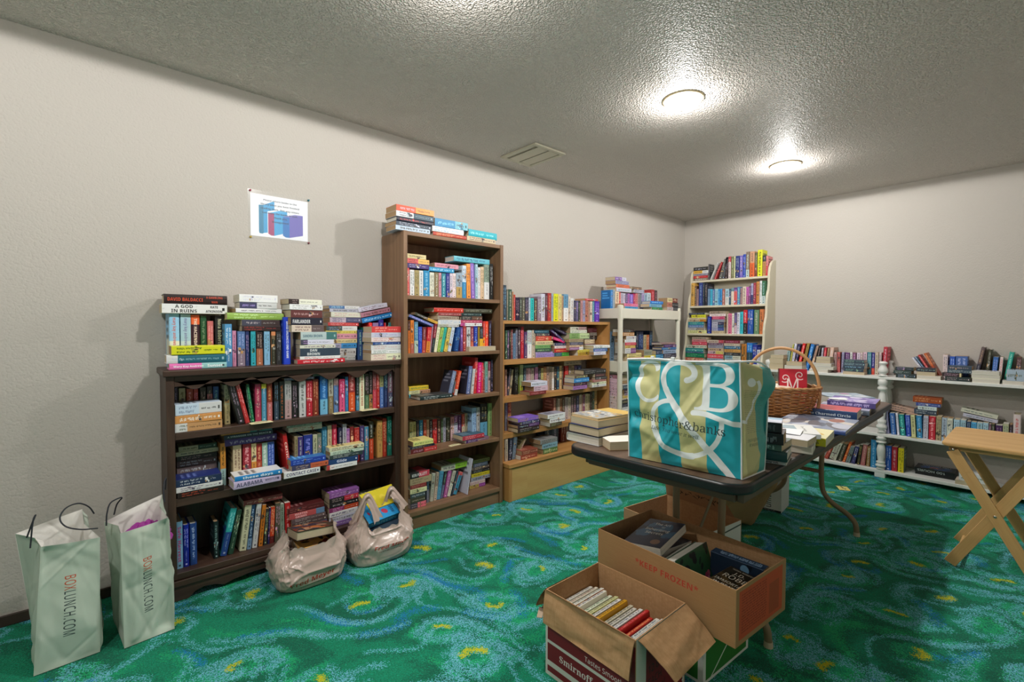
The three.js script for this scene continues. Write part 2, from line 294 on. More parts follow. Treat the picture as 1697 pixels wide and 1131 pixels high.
{ // cream bookcase with curved sides in the corner
  const t = thing('curved_bookcase', 'cream wooden bookcase with curved sides in the far corner', 'bookcase', [-0.001, 0, 0.155], 0), m = M.cream;
  const prof = [[0, 0], [0.33, 0], [0.33, 0.6], [0.318, 0.7], [0.3, 0.76], [0.3, 0.9], [0.285, 0.97], [0.262, 1.03], [0.254, 1.08], [0.252, 1.2], [0.236, 1.27], [0.21, 1.33], [0.202, 1.38], [0.2, 1.49], [0.188, 1.55], [0.162, 1.6], [0.154, 1.65], [0.152, 1.76], [0.138, 1.82], [0.1, 1.87], [0.06, 1.892], [0, 1.9]];
  for (const z of [0, 0.8]) mesh('side_panel', extrude(prof.map(([a, b]) => [-a, b]), 0.022).translate(0, 0, z), m, t);
  for (const [y, d] of [[1.737, 0.15], [1.46, 0.2], [1.163, 0.25], [0.87, 0.3], [0.5, 0.32], [0.1, 0.325]]) mesh('shelf', board(-d, -0.008, y - 0.022, y, 0.0225, 0.7995, 'z', 0.003), m, t);
  mesh('back_panel', board(-0.0075, 0, 0.1, 1.74, 0.0225, 0.7995, 'y'), m, t);
}
{ // white shelf unit with turned posts along the short wall
  const t = thing('white_shelf_unit', 'long white shelf unit with turned posts along the short wall', 'shelf unit', [0, 0, 0]), m = M.white;
  for (const [y, h] of [[0.83, 0.022], [0.36, 0.022], [0.06, 0.024]]) mesh('shelf', board(-0.292, -0.014, y - h, y, 1.0, 3.2, 'z', 0.003), m, t);
  const turned = (y0, y1) => { const h = y1 - y0, q = (f, r) => [r, y0 + f * h]; return [q(0, 0.0001), q(0, 0.028), q(0.05, 0.028), q(0.06, 0.02), q(0.1, 0.034), q(0.14, 0.036), q(0.18, 0.024), q(0.2, 0.03), q(0.24, 0.03), q(0.27, 0.02), q(0.42, 0.026), q(0.6, 0.03), q(0.72, 0.024), q(0.78, 0.016), q(0.8, 0.032), q(0.84, 0.036), q(0.88, 0.022), q(0.9, 0.034), q(0.95, 0.034), q(1, 0.034), q(1, 0.0001)]; };
  for (const z of [1.016, 1.9, 2.78]) for (const x of [-0.262, -0.04]) {
    for (const [a, b] of [[0.0605, 0.3375], [0.3605, 0.8075]]) { const p = mesh('post', lathe(turned(a, b), 20), m, t); p.position.set(x, 0, z); }
    mesh('foot', board(x - 0.03, x + 0.03, 0, 0.0355, z - 0.035, z + 0.035, 'y', 0.003), m, t);
    const f = mesh('finial', z < 1.5 ? lathe([[0.0001, 0.8305], [0.018, 0.8305], [0.02, 0.845], [0.01, 0.856], [0.016, 0.868], [0.023, 0.885], [0.0245, 0.9], [0.02, 0.915], [0.0001, 0.925]], 20) : lathe([[0.0001, 0.8305], [0.034, 0.8305], [0.034, 0.84], [0.02, 0.848], [0.034, 0.862], [0.036, 0.88], [0.028, 0.9], [0.018, 0.925], [0.03, 0.935], [0.03, 0.944], [0.018, 0.952], [0.0001, 0.955]], 20), m, t); f.position.set(x, 0, z);
  }
}

// ---------------------------------------------------------------- books
// one line: kind (U upright, F lying, T tilted), place and size in mm (along the wall, up, out from the wall, thick, high, deep), turn, stack, colours
const BOOKS = `@bc1top L
U -4832 1030 140 39.4 249 125 -0 0 9ce/e8ead8 t=c66 "mary kay andrews|"
U -4789 1030 140 39.4 247 125 -0 0 acd/cdd t=77a "mary kay andrews|"
U -4751 1030 140 33.4 244 125 -0 0 e63/312%18 t=fed "THE HACIENDA|"
U -4719 1030 140 25.4 241 120 -0 0 253 t=9a8
U -4691 1030 140 25.4 217 110 -0 0 d77 t=fbb
U -4653 1030 140 37.4 244 125 -0 0 222 t=ddb "Nora Roberts|"
U -4628 1030 200 29.4 203 130 -0 0 59c t=fff
U -4604 1030 200 16.4 171 130 -0 0 c8a
U -4574 1030 200 32.4 168 130 -0 0 57a/878
U -4548 1030 200 15.4 168 130 -0 0 236
U -4522 1030 200 21.4 168 130 -0 0 3ab
U -4494 1030 200 28.4 164 130 -0 0 322/a64
U -4460 1030 200 26.4 168 130 -0 0 8bd
U -4430 1030 200 19.4 166 130 -0 0 e96/332%12 t=eb8
U -4405 1030 200 24.4 168 130 -0 0 333
U -4372 1030 225 33.4 240 140 -0 0 24c t=fff hb "DAVID BALDACCI END GAME"
F -4757 1030 260 27 217 115 -1 1 e7b/9cc%55 t=fff "Mary Kay Andrews|Sunset"
F -4762 1057 259 38 226 115 -1.4 1 ddd/267%18 t=bcd
F -4756 1096 261 38 202 110 -0.4 1 dd2 t=350
F -4752 1280 162 43 254 140 -1.2 2 eee t=222 "A GOD/IN RUINS|KATE/ATKINSON"
F -4748 1323 162 44 247 135 -1.6 2 211 t=e53 "DAVID BALDACCI|A GAMBLING/MAN"
F -4485 1199 204 26 174 110 -0.4 3 322 t=c44
F -4486 1225 203 29 172 110 1.5 3 445/433 t=dcc
F -4507 1254 203 33 253 150 1.1 3 9b5 t=dfb
F -4494 1288 203 21 206 130 1 3 eee
F -4497 1309 204 30 165 125 -1 3 446/ddd%45
F -4496 1340 205 37 171 130 0.1 3 f4f4f4 t=dde
F -4212 1030 260 22 244 118 -0.8 4 c23 t=fff
F -4219 1052 260 16 206 118 -1.2 4 eee t=c55
F -4218 1069 259 40 204 118 -1.4 4 345 t=eee "DAN/BROWN|"
F -4231 1109 260 18 181 110 -1 4 ddc
F -4233 1128 260 26 171 110 1.5 4 445/dde%20
F -4225 1154 260 40 187 118 1.2 4 bcc/477%70 t=467 "SANDRA BROWN|"
F -4278 1194 253 35 167 110 6 4 dcb/655%60
F -4283 1230 253 37 165 110 6 4 223 t=eee "FARLANDER|"
F -4284 1267 253 39 162 110 6 4 633 t=dbb
F -4286 1307 255 28 170 110 5 4 eee t=aaa
F -4290 1335 255 26 170 110 5 4 322/eed%30
F -4031 1030 134 25 111 110 1.1 5 ddd
F -4050 1055 134 43 156 110 1.1 5 ddd
F -4058 1099 133 29 180 110 -1.1 5 aac/49d%50
F -4060 1128 134 24 188 110 -0.7 5 c87/dc9%20
F -4056 1153 134 29 182 110 0.5 5 d9a
F -4056 1182 134 17 180 110 0.8 5 dc6
F -4052 1199 133 26 178 110 1.3 5 455/ddd
F -4043 1226 133 19 179 110 1.4 5 c44 t=fcc
F -4030 1245 133 29 180 110 -1.5 5 cbc/557
F -4026 1275 134 29 178 110 0.4 5 ddc t=c99
F -4035 1304 134 19 175 110 0.6 5 bbc
F -4038 1323 135 17 176 110 0 5 57a/ddd
U -3948 1030 140 30.4 174 120 -0 0 247
U -3915 1030 140 30.4 188 120 -0 0 076/058
U -3883 1030 140 22.4 216 110 -0 0 d33
U -3852 1030 140 34.4 216 110 -0 0 98b
U -3816 1030 140 30.4 235 110 -0 0 339
U -3779 1030 140 31.4 217 110 -0 0 d23
U -3771 1030 140 36.4 217 110 -0 0 377
T -3840 1276 140 28.4 199 110 12 0 17b t=cef
T -3851 1307 140 27.4 190 110 12 0 a78
T -3869 1336 140 25.4 186 110 12 0 ccd
F -3846 1030 260 38 184 115 -1.2 6 edc/eec t=c99
F -3846 1068 262 22 183 115 -0.1 6 eee
F -3846 1091 260 28 183 115 -1.5 6 ddd t=c99
F -3842 1119 260 15 174 115 1.6 6 248 t=cde
F -3846 1135 260 27 183 115 1.3 6 edd t=c88
F -3846 1162 262 27 183 115 0.2 6 ccd t=88c
F -3844 1189 261 35 180 115 -0.7 6 d44 t=fdc
@bc1s1 L
U -4828 749 115 16.4 201 100 -0 0 223
U -4804 749 115 25.4 184 100 -0 0 bb8/a83%42
U -4774 749 115 26.4 179 100 -0 0 a42
U -4750 749 115 18.4 178 100 -0 0 b43/a44
U -4721 749 115 25.4 180 100 -0 0 332/674%50
U -4694 749 115 22.4 184 100 -0 0 333/c88%20 t=cc9
U -4668 749 115 23.4 181 100 -0 0 36a/433%75
F -4756 749 238 39 182 112 1.5 1 ddd/c96%25
F -4757 788 240 35 179 112 0.3 1 d95 t=fff
F -4756 824 238 49 178 112 1.4 1 cde/ddd t=78a v=cde
U -4631 749 170 23.4 191 105 -0 0 bb9/cb8%50
U -4579 752 210 26.8 215 133 12.1 0 222
U -4552 751 210 20.8 221 137 12.8 0 b33 t=fcc
U -4537 749 210 5.4 184 114 6.5 0 243
U -4528 750 210 12.3 192 119 7 0 064 t=9d9
U -4506 749 210 25.4 189 117 -0 0 a35 t=ecb
U -4479 749 210 21.4 187 116 -0 0 dc4/48a%12 t=fff
U -4453 749 210 23.4 187 116 -0 0 832/b66 t=eb7
U -4422 749 210 21.4 191 118 -0 0 222/345 t=69b
U -4396 749 210 24.4 194 120 -0 0 122 t=c63
F -4495 965 208 16 175 110 1.3 2 973
U -4366 749 210 32.4 194 120 -0 0 aaa/b99
U -4334 749 210 26.4 185 115 -0 0 222
U -4295 749 210 33.4 191 118 -0 0 ccc
U -4260 749 210 30.4 188 117 -0 0 b23 t=fcc
U -4228 749 210 29.4 193 120 -0 0 832 t=eb8
U -4184 749 210 40.4 208 129 -0 0 26a/7bd%60 t=9cf hb
U -4147 749 210 25.4 192 119 -0 0 aa9/875
U -4119 749 210 25.4 190 118 -0 0 a88/57a%20
U -4085 749 210 31.4 183 113 -0 0 c36/d58
U -4059 749 210 16.4 195 121 -0 0 37a
U -4029 749 210 37.4 212 131 -0 0 933/d52 hb
U -3996 749 210 18.4 213 132 -0 0 233/48a%60
U -3970 749 210 29.4 213 132 -0 0 eec t=a42 "THE COMMON SENSE"
U -3941 749 210 23.4 204 126 -0 0 332/575%60
U -3917 749 210 19.4 213 132 -0 0 222/a74%60
U -3894 749 210 22.4 219 136 -0 0 844/c45
U -3872 749 210 18.4 217 135 -0 0 b22 t=fed
U -3849 749 210 23.4 221 137 -0 0 996/57b%45
U -3823 749 210 23.4 212 131 -0 0 135/236
U -3795 749 210 27.4 210 130 -0 0 867/557%60
F -4310 944 210 14 149 110 0 3 778
F -4203 958 210 19 81 110 -0.3 3 565 t=898
@bc1s2 L
F -4752 455 244 25 178 112 0.4 1 211 t=d53
F -4758 480 245 23 178 112 -0.2 1 ddd
F -4760 504 243 33 175 112 -1.2 1 235 t=eee v=237
F -4751 455 124 53 159 100 -0.7 2 655
F -4750 508 123 53 159 100 1.1 2 766
F -4749 562 123 30 159 100 -1.6 2 544
F -4749 592 123 22 159 100 -1.6 2 222
F -4748 615 124 21 171 100 0.5 2 bb9
F -4746 636 124 23 152 100 -0.8 2 aa8/243%50
U -4652 455 170 22.4 205 120 -0 0 c83/9bb%60
U -4592 455 170 36.4 185 120 -0 0 cb9
U -4549 455 170 36.4 185 120 -0 0 923 t=fcc
U -4518 455 170 22.4 182 120 -0 0 dc9/c83
U -4494 455 170 24.4 178 120 -0 0 922/a42
U -4468 455 170 25.4 178 120 -0 0 9ba t=fff
U -4439 455 170 31.4 178 120 -0 0 35a/c88%70
F -4528 641 170 32 232 120 0.1 3 437 t=ccd
F -4538 673 170 22 217 120 -0.1 3 234 t=bcc "A STRANGER ON THE BEACH"
F -4546 695 169 22 225 120 -0.6 3 c84/488%55
F -4526 455 277 36 208 105 1.8 4 cbd t=446 "ALABAMA|WHISTLER"
F -4522 491 278 23 206 105 -1.1 4 28c t=fff v=eee "these days"
U -4358 456 200 20.3 218 135 6.7 0 b22 t=fed "CRITICAL"
U -4326 455 200 16.4 193 120 -0 0 986
U -4304 455 200 24.4 189 120 -0 0 437
U -4266 455 200 44.4 194 120 -0 0 238
U -4229 455 200 23.4 188 120 -0 0 bb9
U -4206 455 200 20.4 191 120 -0 0 676
U -4179 455 200 27.4 224 139 -0 0 379 t=9cd
U -4151 455 200 23.4 228 141 -0 0 cb9/c59%65
U -4124 455 200 25.4 228 141 -0 0 b24 t=fcc
U -4093 455 200 22.4 210 130 -0 0 224
U -4068 455 200 22.4 225 140 -0 0 aab
F -4278 673 200 24 170 120 -0.3 5 ccb t=a54
F -4282 697 198 23 177 120 -1.1 5 aba
U -4049 455 200 19.4 197 122 -0 0 859
U -4027 455 200 22.4 204 126 -0 0 722
U -3998 455 200 29.4 195 121 -0 0 a22
U -3967 455 200 25.4 201 125 -0 0 436
U -3940 455 200 24.4 192 119 -0 0 48a t=fbb
U -3911 455 200 25.4 215 133 -0 0 332/c42%45
U -3857 455 200 33.4 216 150 -0 0 c95 hb
U -3826 455 200 25.4 225 140 -0 0 a32 t=fda
U -3795 455 200 29.4 234 145 -0 0 065/276 t=9cc
F -4316 455 261 31 179 112 0.5 6 eee t=557 "CONTACT CASE"
F -4275 486 261 26 183 112 -0.8 6 446/c64 t=eca
F -4284 513 261 29 175 112 -0.5 6 24a t=9bf v=37b
F -4108 455 261 26 168 112 0.9 7 b44/eee%10
F -4107 481 261 28 176 112 -0.6 7 247 t=eef "Glide"
F -4084 510 262 21 184 112 0.2 7 344 t=eee
F -4078 531 260 19 190 112 1.5 7 cdc
F -4080 551 260 21 192 112 -1.4 7 ddb v=dc8
@bc1s3 L
U -4833 122 200 25.4 214 133 -0 0 7ac/8bd t=c37 hb "Safe Harvest"
U -4808 122 200 22.4 194 120 -0 0 129 t=ccf hb
U -4780 122 200 27.4 193 120 -0 0 248 t=cdf hb
U -4690 122 200 21.4 177 110 -0 0 122 t=9bb hb
U -4661 125 200 26.8 223 138 -12.2 0 3aa/248 t=bee
U -4631 124 200 22.9 209 130 -11.3 0 243 t=cdb
U -4579 124 200 29.2 221 137 -7.3 0 cca t=554
U -4552 123 200 19.3 217 135 -6.1 0 246/79b%75
U -4527 123 200 23.3 215 134 -6.4 0 ccc t=556
U -4500 123 200 17.3 205 127 -5.6 0 c72
U -4479 123 200 15.4 181 113 -4.1 0 333
U -4464 122 200 8.4 183 114 -3.3 0 225
U -4449 122 200 19.4 184 114 -2.8 0 c42/622%80
U -4422 122 200 24.4 198 123 -1.6 0 554
U -4398 122 200 20.4 188 117 -0 0 898
U -4371 122 200 26.4 189 117 -0 0 b22 t=fdd
F -4484 339 198 27 177 130 -1.6 1 844 t=dba
F -4252 122 214 25 174 110 -1 2 248/c85
F -4264 147 214 30 179 110 1 2 865/557
F -4265 178 214 22 181 110 0.4 2 544 t=ccb
F -4270 200 214 19 174 110 -0.9 2 655 t=dcc
F -4278 220 214 30 179 110 -0.6 2 b55/68a%75 t=fcc "MARTHA/GRIMES|"
F -4283 250 213 29 185 110 -1.2 2 522 t=a66
F -4082 122 215 27 160 110 -0.1 3 eee/86a%20
F -4082 149 213 26 160 110 -1.6 3 ccd
F -4082 176 214 27 160 110 0.7 3 ddd
F -4080 203 213 24 166 110 1.4 3 836/b42
F -4079 228 213 26 165 110 1.6 3 222 t=ccc
F -4079 254 214 27 165 110 0.8 3 222/b34%50
F -4077 281 213 31 170 110 1.7 3 859 t=cad
F -3898 122 212 28 176 110 -1.7 4 9ab
F -3898 150 214 31 176 110 -0.8 4 ccb/24a%60
F -3896 182 212 43 179 110 1.7 4 238/223 t=d66
F -3896 225 213 20 179 110 1 4 bb9
@bc2top L
F -3679 1785 279 27 229 120 -0.3 1 bcd
F -3670 1812 277 24 242 130 1.6 1 234 t=ccd
F -3662 1837 279 26 252 130 0.4 1 223 t=d44
F -3663 1863 277 32 255 130 1.1 1 ddd/245%45
F -3662 1896 278 35 252 130 -0.7 1 d53/e94%50
F -3416 1785 278 23 248 120 -1.1 2 b43 t=fc8
F -3431 1808 280 35 234 115 -0.2 2 eee t=59c
F -3404 1844 277 49 246 120 -1.3 2 28b/7bc%60 t=9df
F -3168 1785 279 30 238 115 -0.4 3 cb9
F -3152 1815 276 46 244 115 1.7 3 2ab t=aee
@bc2s1 L
U -3692 1409 240 16.4 166 105 -0 0 d55
U -3665 1409 240 30.4 157 105 -0 0 eee
U -3632 1409 240 31.4 157 105 -0 0 a96
U -3602 1409 240 27.4 157 105 -0 0 ddd
U -3565 1409 240 41.4 160 105 -0 0 28b
U -3526 1409 240 32.4 152 105 -0 0 ddc
U -3492 1409 240 28.4 154 105 -0 0 875
U -3466 1409 240 17.4 154 105 -0 0 d9a
U -3439 1409 240 29.4 153 105 -0 0 389
U -3408 1409 240 26.4 155 105 -0 0 238
U -3382 1409 240 20.4 157 105 -0 0 dcd
U -3358 1409 240 23.4 159 105 -0 0 edd
U -3320 1409 240 45.4 165 105 -0 0 9ab/b95%55
U -3278 1409 240 31.4 216 134 -0 0 cde/38b%50
U -3242 1409 240 30.4 230 143 1.1 0 e94 t=622
U -3206 1410 240 30.4 236 146 2.8 0 86b
U -3178 1409 240 18.4 234 145 -0 0 acd
U -3156 1409 240 22.4 214 133 -0 0 ddd
U -3129 1409 240 27.4 220 136 -0 0 db9
U -3090 1409 240 44.4 238 148 -0 0 898/ddd
U -3050 1409 240 27.4 248 154 -0 0 222 t=eee
F -3622 1576 239 29 152 110 -0.6 1 437 t=eee
F -3622 1605 238 29 152 110 -1.8 1 d66/eb6%50
F -3633 1634 238 28 130 110 -1.6 1 dc9
F -3454 1569 238 27 188 110 -1.2 2 39c t=cef
F -3415 1596 238 28 181 110 1 2 d9a t=956
F -3214 1648 239 35 292 110 -0.5 3 6bc t=368
@bc2s2 L
U -3686 1063 240 14.4 196 122 -0 0 532/d73%30
U -3665 1063 240 22.4 200 124 -0 0 e83/b65%70
U -3638 1063 240 26.4 190 118 -0 0 58a/bcb%60
U -3610 1063 240 24.4 160 105 -0 0 24b t=9bf
U -3585 1063 240 24.4 158 105 -2 0 733/b43
U -3557 1064 240 27.3 157 105 -5.9 0 c23/d83%55 t=fc9
U -3539 1063 240 7.3 169 105 -6.8 0 b9a
U -3524 1064 240 19.2 180 112 -8.9 0 823/233%50 t=ecc
U -3502 1065 240 20.1 158 105 -10.4 0 eec
U -3477 1065 240 19 156 105 -11.8 0 ac6
U -3456 1065 240 19 157 105 -12.2 0 3ba
U -3426 1065 240 22.8 157 105 -12.5 0 dc7/ec5
U -3397 1065 240 22.9 158 105 -12 0 cde
U -3342 1065 240 32.1 159 105 -8.2 0 148 t=58b hb
U -3300 1063 240 18.4 159 105 -0 0 648
U -3276 1063 240 24.4 164 105 -0 0 a33 t=fbb
U -3244 1063 240 30.4 159 105 -0 0 ccc
U -3215 1063 240 23.4 164 105 -0 0 834/b53%60
U -3184 1063 240 32.4 164 105 -0 0 239 hb
U -3158 1063 240 13.4 160 105 -0 0 a83
U -3136 1063 240 26.4 160 105 -0 0 333/eb3%50
U -3113 1063 240 15.4 199 123 -0 0 c33/f93%55
U -3090 1063 240 26.4 199 123 -0 0 e42
U -3060 1063 240 23.4 204 126 -0 0 323
T -3601 1260 240 16 180 110 -20 0 67b
T -3566 1275 240 16.9 171 110 -20 0 443/da4%55
F -3402 1221 239 18 158 110 -0.8 1 bba/ccc
F -3394 1239 238 29 171 110 -1.5 1 ddd t=8ac
F -3402 1268 237 25 166 110 1.7 1 a98 t=543
F -3392 1294 240 20 174 110 -0.3 1 944 t=daa
F -3398 1314 238 31 222 130 -1.1 1 c32 t=faa
F -3220 1228 238 21 174 110 -1.6 2 c59/eee%20
F -3219 1249 238 19 177 110 -1.6 2 b46 t=fdd
F -3216 1268 238 26 172 110 -1.2 2 333/643 t=dcb
F -3218 1295 239 21 169 110 0.6 2 233
F -3163 1316 237 29 237 130 -1.3 2 443 t=998
F -3160 1063 284 30 219 45 -1.7 3 dca v=cba b
@bc2s3 L
F -3560 775 140 21 143 110 -0 1 6cd t=358
F -3555 796 139 23 153 110 -0.9 1 dda/c97
F -3560 820 138 26 143 110 1.8 1 ec3 t=486
F -3518 775 282 24 232 130 -1.4 2 233 t=eee v=444 hb
U -3393 779 240 28.4 163 105 -14.5 0 78a t=dde v=445 hb
U -3348 778 240 21.8 162 105 -13.4 0 d42/ccc%75
U -3248 777 240 29.1 186 115 -7.7 0 67a t=dde v=334 hb
U -3213 776 240 17.3 167 105 -6.2 0 ddd
U -3189 776 240 24.4 240 149 -3 0 c33 t=fcc
U -3156 776 240 33.4 207 128 -2.8 0 d17
U -3130 775 240 14.4 204 127 -1.3 0 d33
U -3114 775 240 14.4 174 108 -0 0 844
U -3091 775 240 25.4 211 131 -0 0 7a9/8ab
U -3066 775 240 20.4 210 130 -0 0 834/caa%30
U -3044 775 240 16.4 222 138 -0 0 223
@bc2s4 L
U -3620 458 145 21.4 166 105 -0 0 bb8
U -3597 458 145 23.4 165 105 -0 0 aa7
U -3572 458 145 16.4 168 105 -0 0 223
U -3548 458 145 26.4 169 105 -0 0 27a
U -3520 458 145 21.4 167 105 -0 0 a42
U -3498 458 145 18.4 165 105 -0 0 b97
U -3475 458 145 23.4 164 105 -0 0 322 t=ccc
U -3446 458 145 32.4 162 105 -0 0 b22 t=faa
U -3414 458 145 26.4 160 105 -0 0 533
U -3390 458 145 15.4 155 105 -0 0 564
U -3371 458 145 19.4 161 105 -0 0 aab
U -3343 458 145 32.4 159 105 -0 0 332 t=998
U -3308 458 145 26.4 161 105 -0 0 c88/dbb%30
U -3279 458 145 27.4 166 105 -0 0 968/ccd%30
U -3248 458 145 29.4 165 105 -0 0 525 t=dcd
U -3218 458 145 22.4 168 105 -0 0 c53/dca%50
U -3182 458 145 45.4 170 105 -0 0 ba8
U -3165 458 200 35.4 212 131 -0 0 9bd
U -3130 458 200 27.4 212 131 -0 0 bbb
U -3082 458 200 61.4 233 144 -0 0 222/6ac%55 t=cb8 hb
U -3026 458 200 28.4 229 142 -0 0 9b7 t=564
F -3608 458 278 28 184 120 0.1 1 622/b33
F -3617 486 276 15 174 120 1 1 223
F -3612 502 278 28 140 112 -0.3 1 dd8 v=ed8
F -3195 458 275 22 195 115 1.8 2 536/867 t=dcd
F -3230 480 278 28 179 115 -0.1 2 b34 t=fcc v=356
@bc2s5 L
F -3628 110 244 34 108 112 -0.9 1 445/e78%45
F -3632 144 245 31 102 112 -0.3 1 443 t=cba
F -3632 176 244 27 102 112 -1.7 1 455 t=dde
F -3627 203 245 28 117 112 -0.3 1 dda
F -3627 232 244 24 111 112 -0.9 1 833 t=d98
F -3609 256 243 40 154 130 1.4 1 a97 t=654
F -3617 296 244 36 137 120 1.2 1 222/c45%45 t=eee "KEN FOLLETT"
U -3540 110 210 16.4 171 106 -0 0 245/778
U -3512 111 210 23.3 176 109 -5.9 0 bba
U -3486 111 210 20.2 177 110 -7.3 0 a98/cba
U -3461 112 210 27 182 113 -9.2 0 59b
U -3437 112 210 17 176 109 -11.8 0 333/668
U -3410 113 210 25.6 173 107 -13.6 0 a59 t=ecd
U -3382 113 210 23.3 167 105 -17.2 0 bba/ddc
U -3358 112 210 11.8 164 105 -17.6 0 234
U -3334 115 210 27.4 149 105 -21.2 0 d66/49b%15
F -3331 283 210 38 217 120 -0 2 bba/8b3%50
U -3267 111 260 7.3 235 150 -10.5 0 ccd v=ccd
F -3129 110 188 23 135 110 -1.7 3 cb6/94a%60
F -3128 133 189 25 131 110 -0.9 3 dcc t=b88
F -3102 159 189 26 168 110 -0.9 3 aab
F -3101 185 189 25 158 110 -1.1 3 dc3
F -3098 211 189 21 151 110 -1 3 222 t=ccc
F -3094 232 188 22 144 110 1.3 3 655
F -3102 254 189 25 123 110 -1.3 3 567
F -3094 280 188 24 144 110 -1.6 3 885
@bc3top L
U -2895 1270 200 35.4 254 157 -0 0 345 t=8bd
U -2867 1270 200 15.4 224 139 -0 0 776
U -2841 1270 200 33.4 226 140 -0 0 354
U -2816 1270 200 14.4 210 130 -0 0 b86
U -2799 1270 200 13.4 190 118 -0 0 c43
U -2771 1270 200 37.4 171 106 -0 0 213
U -2738 1270 200 23.4 173 107 -0 0 444
U -2710 1270 200 28.4 174 108 -0 0 554
U -2676 1270 200 35.4 175 109 -0 0 334
U -2648 1270 200 15.4 174 108 -0 0 bcd
U -2620 1270 200 34.4 172 107 -0 0 2bb
U -2584 1270 200 31.4 170 105 -0 0 533
U -2545 1270 200 38.4 187 116 -0 0 878
U -2503 1270 200 43.4 211 131 -0 0 ccd
U -2466 1270 200 23.4 219 136 -0 0 523
U -2432 1270 200 38.4 220 136 -0 0 a33 t=db7
U -2400 1270 200 21.4 219 136 -0 0 9ab
U -2360 1270 200 52.4 218 135 -0 0 dd2
U -2311 1270 200 39.4 217 135 -0 0 dc8
U -2280 1270 200 19.4 206 128 -0 0 b97
U -2240 1270 200 52.4 220 136 -0 0 69b/eee
U -2200 1270 200 22.4 203 126 -0 0 dcb
U -2168 1270 200 38.4 191 118 -0 0 ddd
U -2133 1270 200 25.4 173 107 -0 0 335
U -2104 1270 200 27.4 174 108 -0 0 557
U -2076 1270 200 23.4 175 109 -0 0 333
U -2047 1270 200 28.4 176 109 -0 0 b88
U -2016 1270 200 30.4 178 110 -0 0 99b
U -1979 1270 200 35.4 179 111 -0 0 b76
U -1948 1270 200 22.4 173 107 -0 0 a87
U -1920 1270 200 26.4 175 109 -0 0 dcb
U -1892 1270 200 25.4 176 109 -0 0 489
U -1843 1270 200 63.4 178 110 -0 0 52a t=bae
F -1916 1450 198 16 176 110 1.5 1 c44
@bc3s1 L
U -2878 990 200 17.4 211 131 -0 0 354
U -2859 990 200 18.4 211 131 -0 0 445
U -2840 990 200 13.4 216 134 -0 0 222
U -2823 990 200 17.4 216 134 -0 0 844
U -2800 990 200 23.4 187 116 -0 0 68a
U -2776 990 200 19.4 222 138 -0 0 889
U -2752 990 200 26.4 234 145 -0 0 323 t=dcc
U -2721 990 200 32.4 237 147 -0 0 b23 t=ecc
U -2686 990 200 30.4 198 123 -0 0 536
U -2646 990 200 45.4 210 130 -0 0 bcc/eee t=b44
U -2604 990 200 31.4 210 130 -0 0 cba
F -2479 990 200 27 203 110 0.2 1 98c
F -2486 1017 197 14 198 110 1.8 1 a9c
F -2497 1032 199 27 175 110 -0.3 1 354
F -2500 1059 198 26 170 110 1.4 1 7a6
F -2488 1086 199 30 194 110 0.6 1 dc9
F -2493 1116 198 38 175 110 1 1 c43
F -2505 1154 199 21 153 110 0.9 1 434
F -2520 1176 200 26 165 110 -0 1 256
F -2286 990 198 31 170 110 -1.5 2 256/393
F -2286 1021 198 31 170 110 -1 2 b23 t=fc6
F -2288 1053 198 22 170 110 1.3 2 edd
F -2290 1075 198 24 165 110 1.4 2 335 t=ccd
T -2324 1122 200 22.3 139 110 -14 0 d16
T -2340 1158 200 19.9 182 110 -30 0 436
T -2312 1194 200 23.8 168 110 -18 0 324
F -2031 990 232 27 201 120 1.5 3 b93
F -2032 1017 234 19 201 120 -0.6 3 dc5
F -2149 1037 234 25 173 110 0.6 3 968/eee%70
F -2149 1062 233 15 173 110 1.1 3 db9
F -2148 1078 234 24 168 110 0.5 3 556 t=cbc
F -2150 1102 233 26 183 110 1.1 3 a97
F -2112 1128 235 46 250 110 0.1 3 8a6/bc9
F -2122 1175 234 25 210 110 0.6 3 ddc
F -2126 1200 234 25 204 110 0.7 3 ccb/a88
F -1843 990 129 48 153 110 -0.8 4 866
F -1843 1038 128 41 153 110 1.5 4 977
F -1850 1080 128 37 142 110 1.6 4 dca
F -1836 1117 128 33 170 110 -1.5 4 333 t=ddd
F -1801 1151 129 27 100 110 1.7 4 ddd
F -1818 1178 128 40 132 110 1.7 4 845
F -1898 990 279 29 167 110 0.6 5 dde
F -1890 1019 277 26 184 110 -1.6 5 57a
F -1868 1046 277 25 228 130 1.4 5 eee
@bc3s2 L
U -2854 720 170 16.4 192 119 -0 0 c98
U -2836 721 170 17.2 197 122 -7.6 0 445
U -2814 721 170 17.2 190 118 -7.9 0 ba8
U -2753 720 170 35.4 202 125 -0 0 222 v=333
U -2700 720 170 33.4 220 136 -0 0 9a7/bc4%70
U -2665 720 170 21.4 192 119 -0 0 345
U -2641 720 170 21.4 191 118 -0 0 a88
U -2617 720 170 23.4 189 117 -0 0 b99
U -2585 720 170 29.4 188 117 -0 0 a98
U -2540 720 170 29.4 193 120 -0 0 a79
U -2508 720 170 29.4 183 113 -0 0 222 t=ccc
U -2478 720 170 25.4 184 114 -0 0 cb7
U -2448 720 170 30.4 191 118 -0 0 a64
U -2414 720 170 30.4 192 119 -0 0 b98
U -2383 720 170 25.4 190 118 -0 0 987
U -2356 720 170 23.4 186 115 -0 0 cba/eee
U -2328 720 170 26.4 190 118 -0 0 222
U -2298 720 170 28.4 186 115 -0 0 246
U -2266 720 170 26.4 190 118 -0 0 db8
U -2242 720 170 16.4 186 115 -0 0 543
U -2195 720 170 43.4 186 115 -0 0 b22
U -2154 720 170 30.4 187 116 -0 0 764
U -2118 720 170 35.4 185 115 -0 0 986
U -2080 720 170 31.4 183 113 -0 0 536
U -2034 720 170 52.4 181 112 -0 0 236
F -2604 914 168 23 154 110 -1.3 1 365
